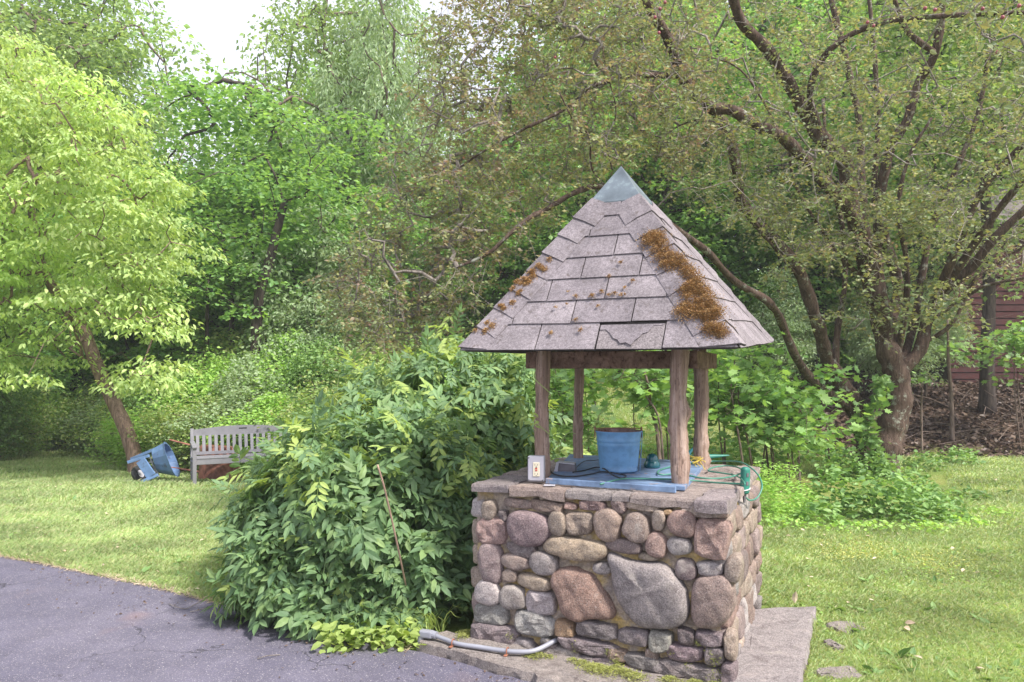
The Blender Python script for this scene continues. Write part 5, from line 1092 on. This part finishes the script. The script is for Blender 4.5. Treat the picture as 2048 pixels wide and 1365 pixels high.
# ------------------------------------------------------------------ lawn grass
def grass(N, seed):
    rng = np.random.RandomState(seed); b = MB(); P = []
    while sum(len(p) for p in P) < N:
        k = N; v = rng.uniform(1/23., 1/3.55, k); Y = 1/v; X = rng.uniform(-.9, .82, k)*Y
        ok = (Y > edgeY(X)-.03+.06*rng.rand(k)) & (Y > 3.5)
        s_ = (X-O[0])*U[0]+(Y-O[1])*U[1]; w_ = (X-O[0])*Vv[0]+(Y-O[1])*Vv[1]
        ok &= ~((s_ > -.5) & (s_ < 1.53) & (w_ > -.9) & (w_ < 1.53)); ok &= ~((s_ > 1.4) & (s_ < 1.83) & (w_ > -.9) & (w_ < .78))
        ok &= ~((Y > 14.3) & (X > 6)); ok &= ~((X > 2.2) & (X < 8.6) & (Y > 9.2) & (Y < 12.0) & (X/Y < .58))
        nzv = np.sin(X*1.7+2)+np.sin(Y*2.3+X)+np.sin(X*3.7-Y*2.9); ok &= rng.rand(k) < .80+.1*nzv
        q = np.stack([X, Y, gz(X, Y)], 1)[ok]; P.append(q)
    P = np.vstack(P)[:N]; Y = P[:, 1]; h = (.020+.030*rng.rand(N))*(.8+.06*np.clip(Y, 4, 12)); h *= 1+.3*np.sin(P[:, 0]*2.1+1)*np.sin(Y*1.7)
    w = (.0016+.00052*np.clip(Y-3, 0, 20)); a = rng.rand(N)*6.28; d = np.stack([np.cos(a), np.sin(a), 0*a], 1); s = np.stack([-d[:, 1], d[:, 0], 0*a], 1)
    ln = (.2+.75*rng.rand(N))[:, None]*h[:, None]; up = A([0, 0, 1.])
    V = np.stack([P-s*w[:, None], P+s*w[:, None], P+d*ln*.4+up*h[:, None]*.65+s*w[:, None]*.7, P+d*ln*1.2+up*h[:, None]*.95], 1)
    F = (np.array([[0, 1, 2], [0, 2, 3]])[None]+(np.arange(N)*4)[:, None, None]).reshape(-1, 3); b.add(V.reshape(-1, 3), F); return b
tag(grass(480000, 91).build('lawn_grass', M['grass']), 'short mown lawn grass round the well and across the yard', 'grass', kind='stuff')
# clover leaves and dry leaves in the lawn
b = MB(); N = 9000; v = rng.uniform(1/14., 1/3.7, N); Y = 1/v; X = rng.uniform(-.72, .72, N)*Y; ok = (Y > edgeY(X)+.05) & ((X > 1.95) | (X < -1.5)) & (np.sin(X*2.3+Y)+np.sin(Y*3.1-X) > .1); X, Y = X[ok], Y[ok]
scatter(b, np.stack([X, Y, gz(X, Y)+.03], 1), .028, rng, oval_leaf(.42), 0, 2.2); tag(b.build('clover', M['fern']), 'patches of small round clover leaves in the lawn', 'clover', kind='stuff')
b = MB(); N = 260; Y = rng.uniform(3.8, 12, N); X = rng.uniform(-.65, .65, N)*Y; ok = (Y > edgeY(X)+.05) & ((X > 2.0) | (X < -2.0)); X, Y = X[ok], Y[ok]
scatter(b, np.stack([X, Y, gz(X, Y)+.045], 1), .05, rng, oval_leaf(.3), 0, 1.5); tag(b.build('dry_leaves', M['straw']), 'scattered dry tan leaves lying in the lawn', 'fallen leaves', kind='stuff')
for (x, y, sc, lab) in ((1590,1195,.055,'upright curled tan dry leaf at the corner of the slab'),):
    g = hit_z(x, y+12, .0); b = MB(); TV, TF = oval_leaf(.25, .06, .2); V = TV*.09; V = np.stack([V[:, 1], V[:, 2], V[:, 0]], 1)+g; b.add(V, np.array(TF)); tag(b.build('dry_leaf', M['straw']), lab, 'dry leaf')

# thin haze volume over the yard, added to lift the dark gaps
b = MB(); box(b, (0, 40, 14), (150, 120, 36)); hz = b.build('haze'); hm = bpy.data.materials.new('haze_air'); hm.use_nodes = True; t_ = hm.node_tree; t_.nodes.clear()
ho = t_.nodes.new('ShaderNodeOutputMaterial'); hv = t_.nodes.new('ShaderNodeVolumePrincipled'); hv.inputs['Color'].default_value = (.93, .95, 1, 1); hv.inputs['Density'].default_value = .0015; t_.links.new(hv.outputs[0], ho.inputs['Volume'])
hz.data.materials.append(hm); hz['kind'] = 'stuff'

for o in list(C.objects):
    if o.name.startswith('twigs'): o['kind'] = 'stuff'

# yellow moss and thin stuff in the near lawn
rng = np.random.RandomState(99); b = MB(); N = 60000; Y = rng.uniform(3.6, 8, N); X = rng.uniform(1.9, 5.5, N)
ok = (np.sin(X*2.1+1)+np.sin(Y*3.3+X*1.3)+.8*np.sin(X*5.7-Y*4.1)+.5*rng.randn(N) > 1.15) & (X/Y < .72); X, Y = X[ok], Y[ok]
scatter(b, np.stack([X, Y, gz(X, Y)+.018+.012*rng.rand(len(X))], 1), .022, rng, tri_leaf(.25), -.3, 1.2); tag(b.build('lawn_moss', M['yellowmoss']), 'yellow-green moss patches in the lawn right of the slab', 'moss', kind='stuff')
for k, pts in enumerate(([(338,1208),(352,1214),(372,1218),(385,1212),(402,1202)], [(380,1224),(400,1220),(425,1210)], [(515,1318),(535,1312),(560,1310)])):
    b = MB(); tube(b, catmull([hit_z(x, y, G+.016+.012*(i % 2)) for i, (x, y) in enumerate(pts)], 4), .0028, 4)
    tag(b.build('fallen_twig', M['twig']), ['curved thin twig on the driveway left of the bush', 'short straight twig on the driveway nearest the bush', 'pale bent twig on the driveway below the bush'][k], 'twig')
b = MB(); N = 230; X = rng.uniform(-4, .2, N); Y = edgeY(X)-np.abs(rng.randn(N))*.35-.02; scatter(b, np.stack([X, Y, np.full(N, G+.018)], 1), .022, rng, tri_leaf(.3), 0, 2); tag(b.build('driveway_debris', M['litter']), 'tiny dry leaf bits scattered on the driveway near the lawn edge', 'debris', kind='stuff')

seen = {}
for o in C.objects:
    if o.parent is None and o.get('group') == 'shrubs of the tangled bank':
        l = o['label']
        if l in seen: o['label'] = l.replace('loose', 'taller pale').replace('lower', 'low')
        seen[o['label']] = 1
rng = np.random.RandomState(123); b = MB(); k_ = 0
while k_ < 210:
    v_ = rng.uniform(1/12., 1/3.7); Y = 1/v_; X = rng.uniform(-.7, .7)*Y
    if Y < edgeY(X)+.03 or (-1.9 < X < 1.95) : continue
    n_l = rng.randint(4, 8); r_ = rng.uniform(.05, .1); P = np.tile(A([X, Y, float(gz(X, Y))+.015]), (n_l, 1)); scatter(b, P, r_, rng, oval_leaf(.2, .03, .1), -.45, 1.5); k_ += 1
tag(b.build('lawn_weed', M['weed']), 'small broad-leaved weed rosettes dotted through the lawn', 'weeds', kind='stuff')
b = MB(); k_ = 0; P = []
while k_ < 420:
    v_ = rng.uniform(1/14., 1/3.7); Y = 1/v_; X = rng.uniform(-.7, .7)*Y
    if Y < edgeY(X)+.0 or (-1.7 < X < 1.9) : continue
    P.append(A([X, Y, float(gz(X, Y))])+rng.randn(16, 3)*A([.025, .025, 0])); k_ += 1
P = np.vstack(P); scatter(b, P, .085, rng, tri_leaf(.035, 0), -1.6, .3); tag(b.build('grass_clump', M['grass']), 'taller unmown clumps of grass standing up in the lawn', 'grass', kind='stuff')
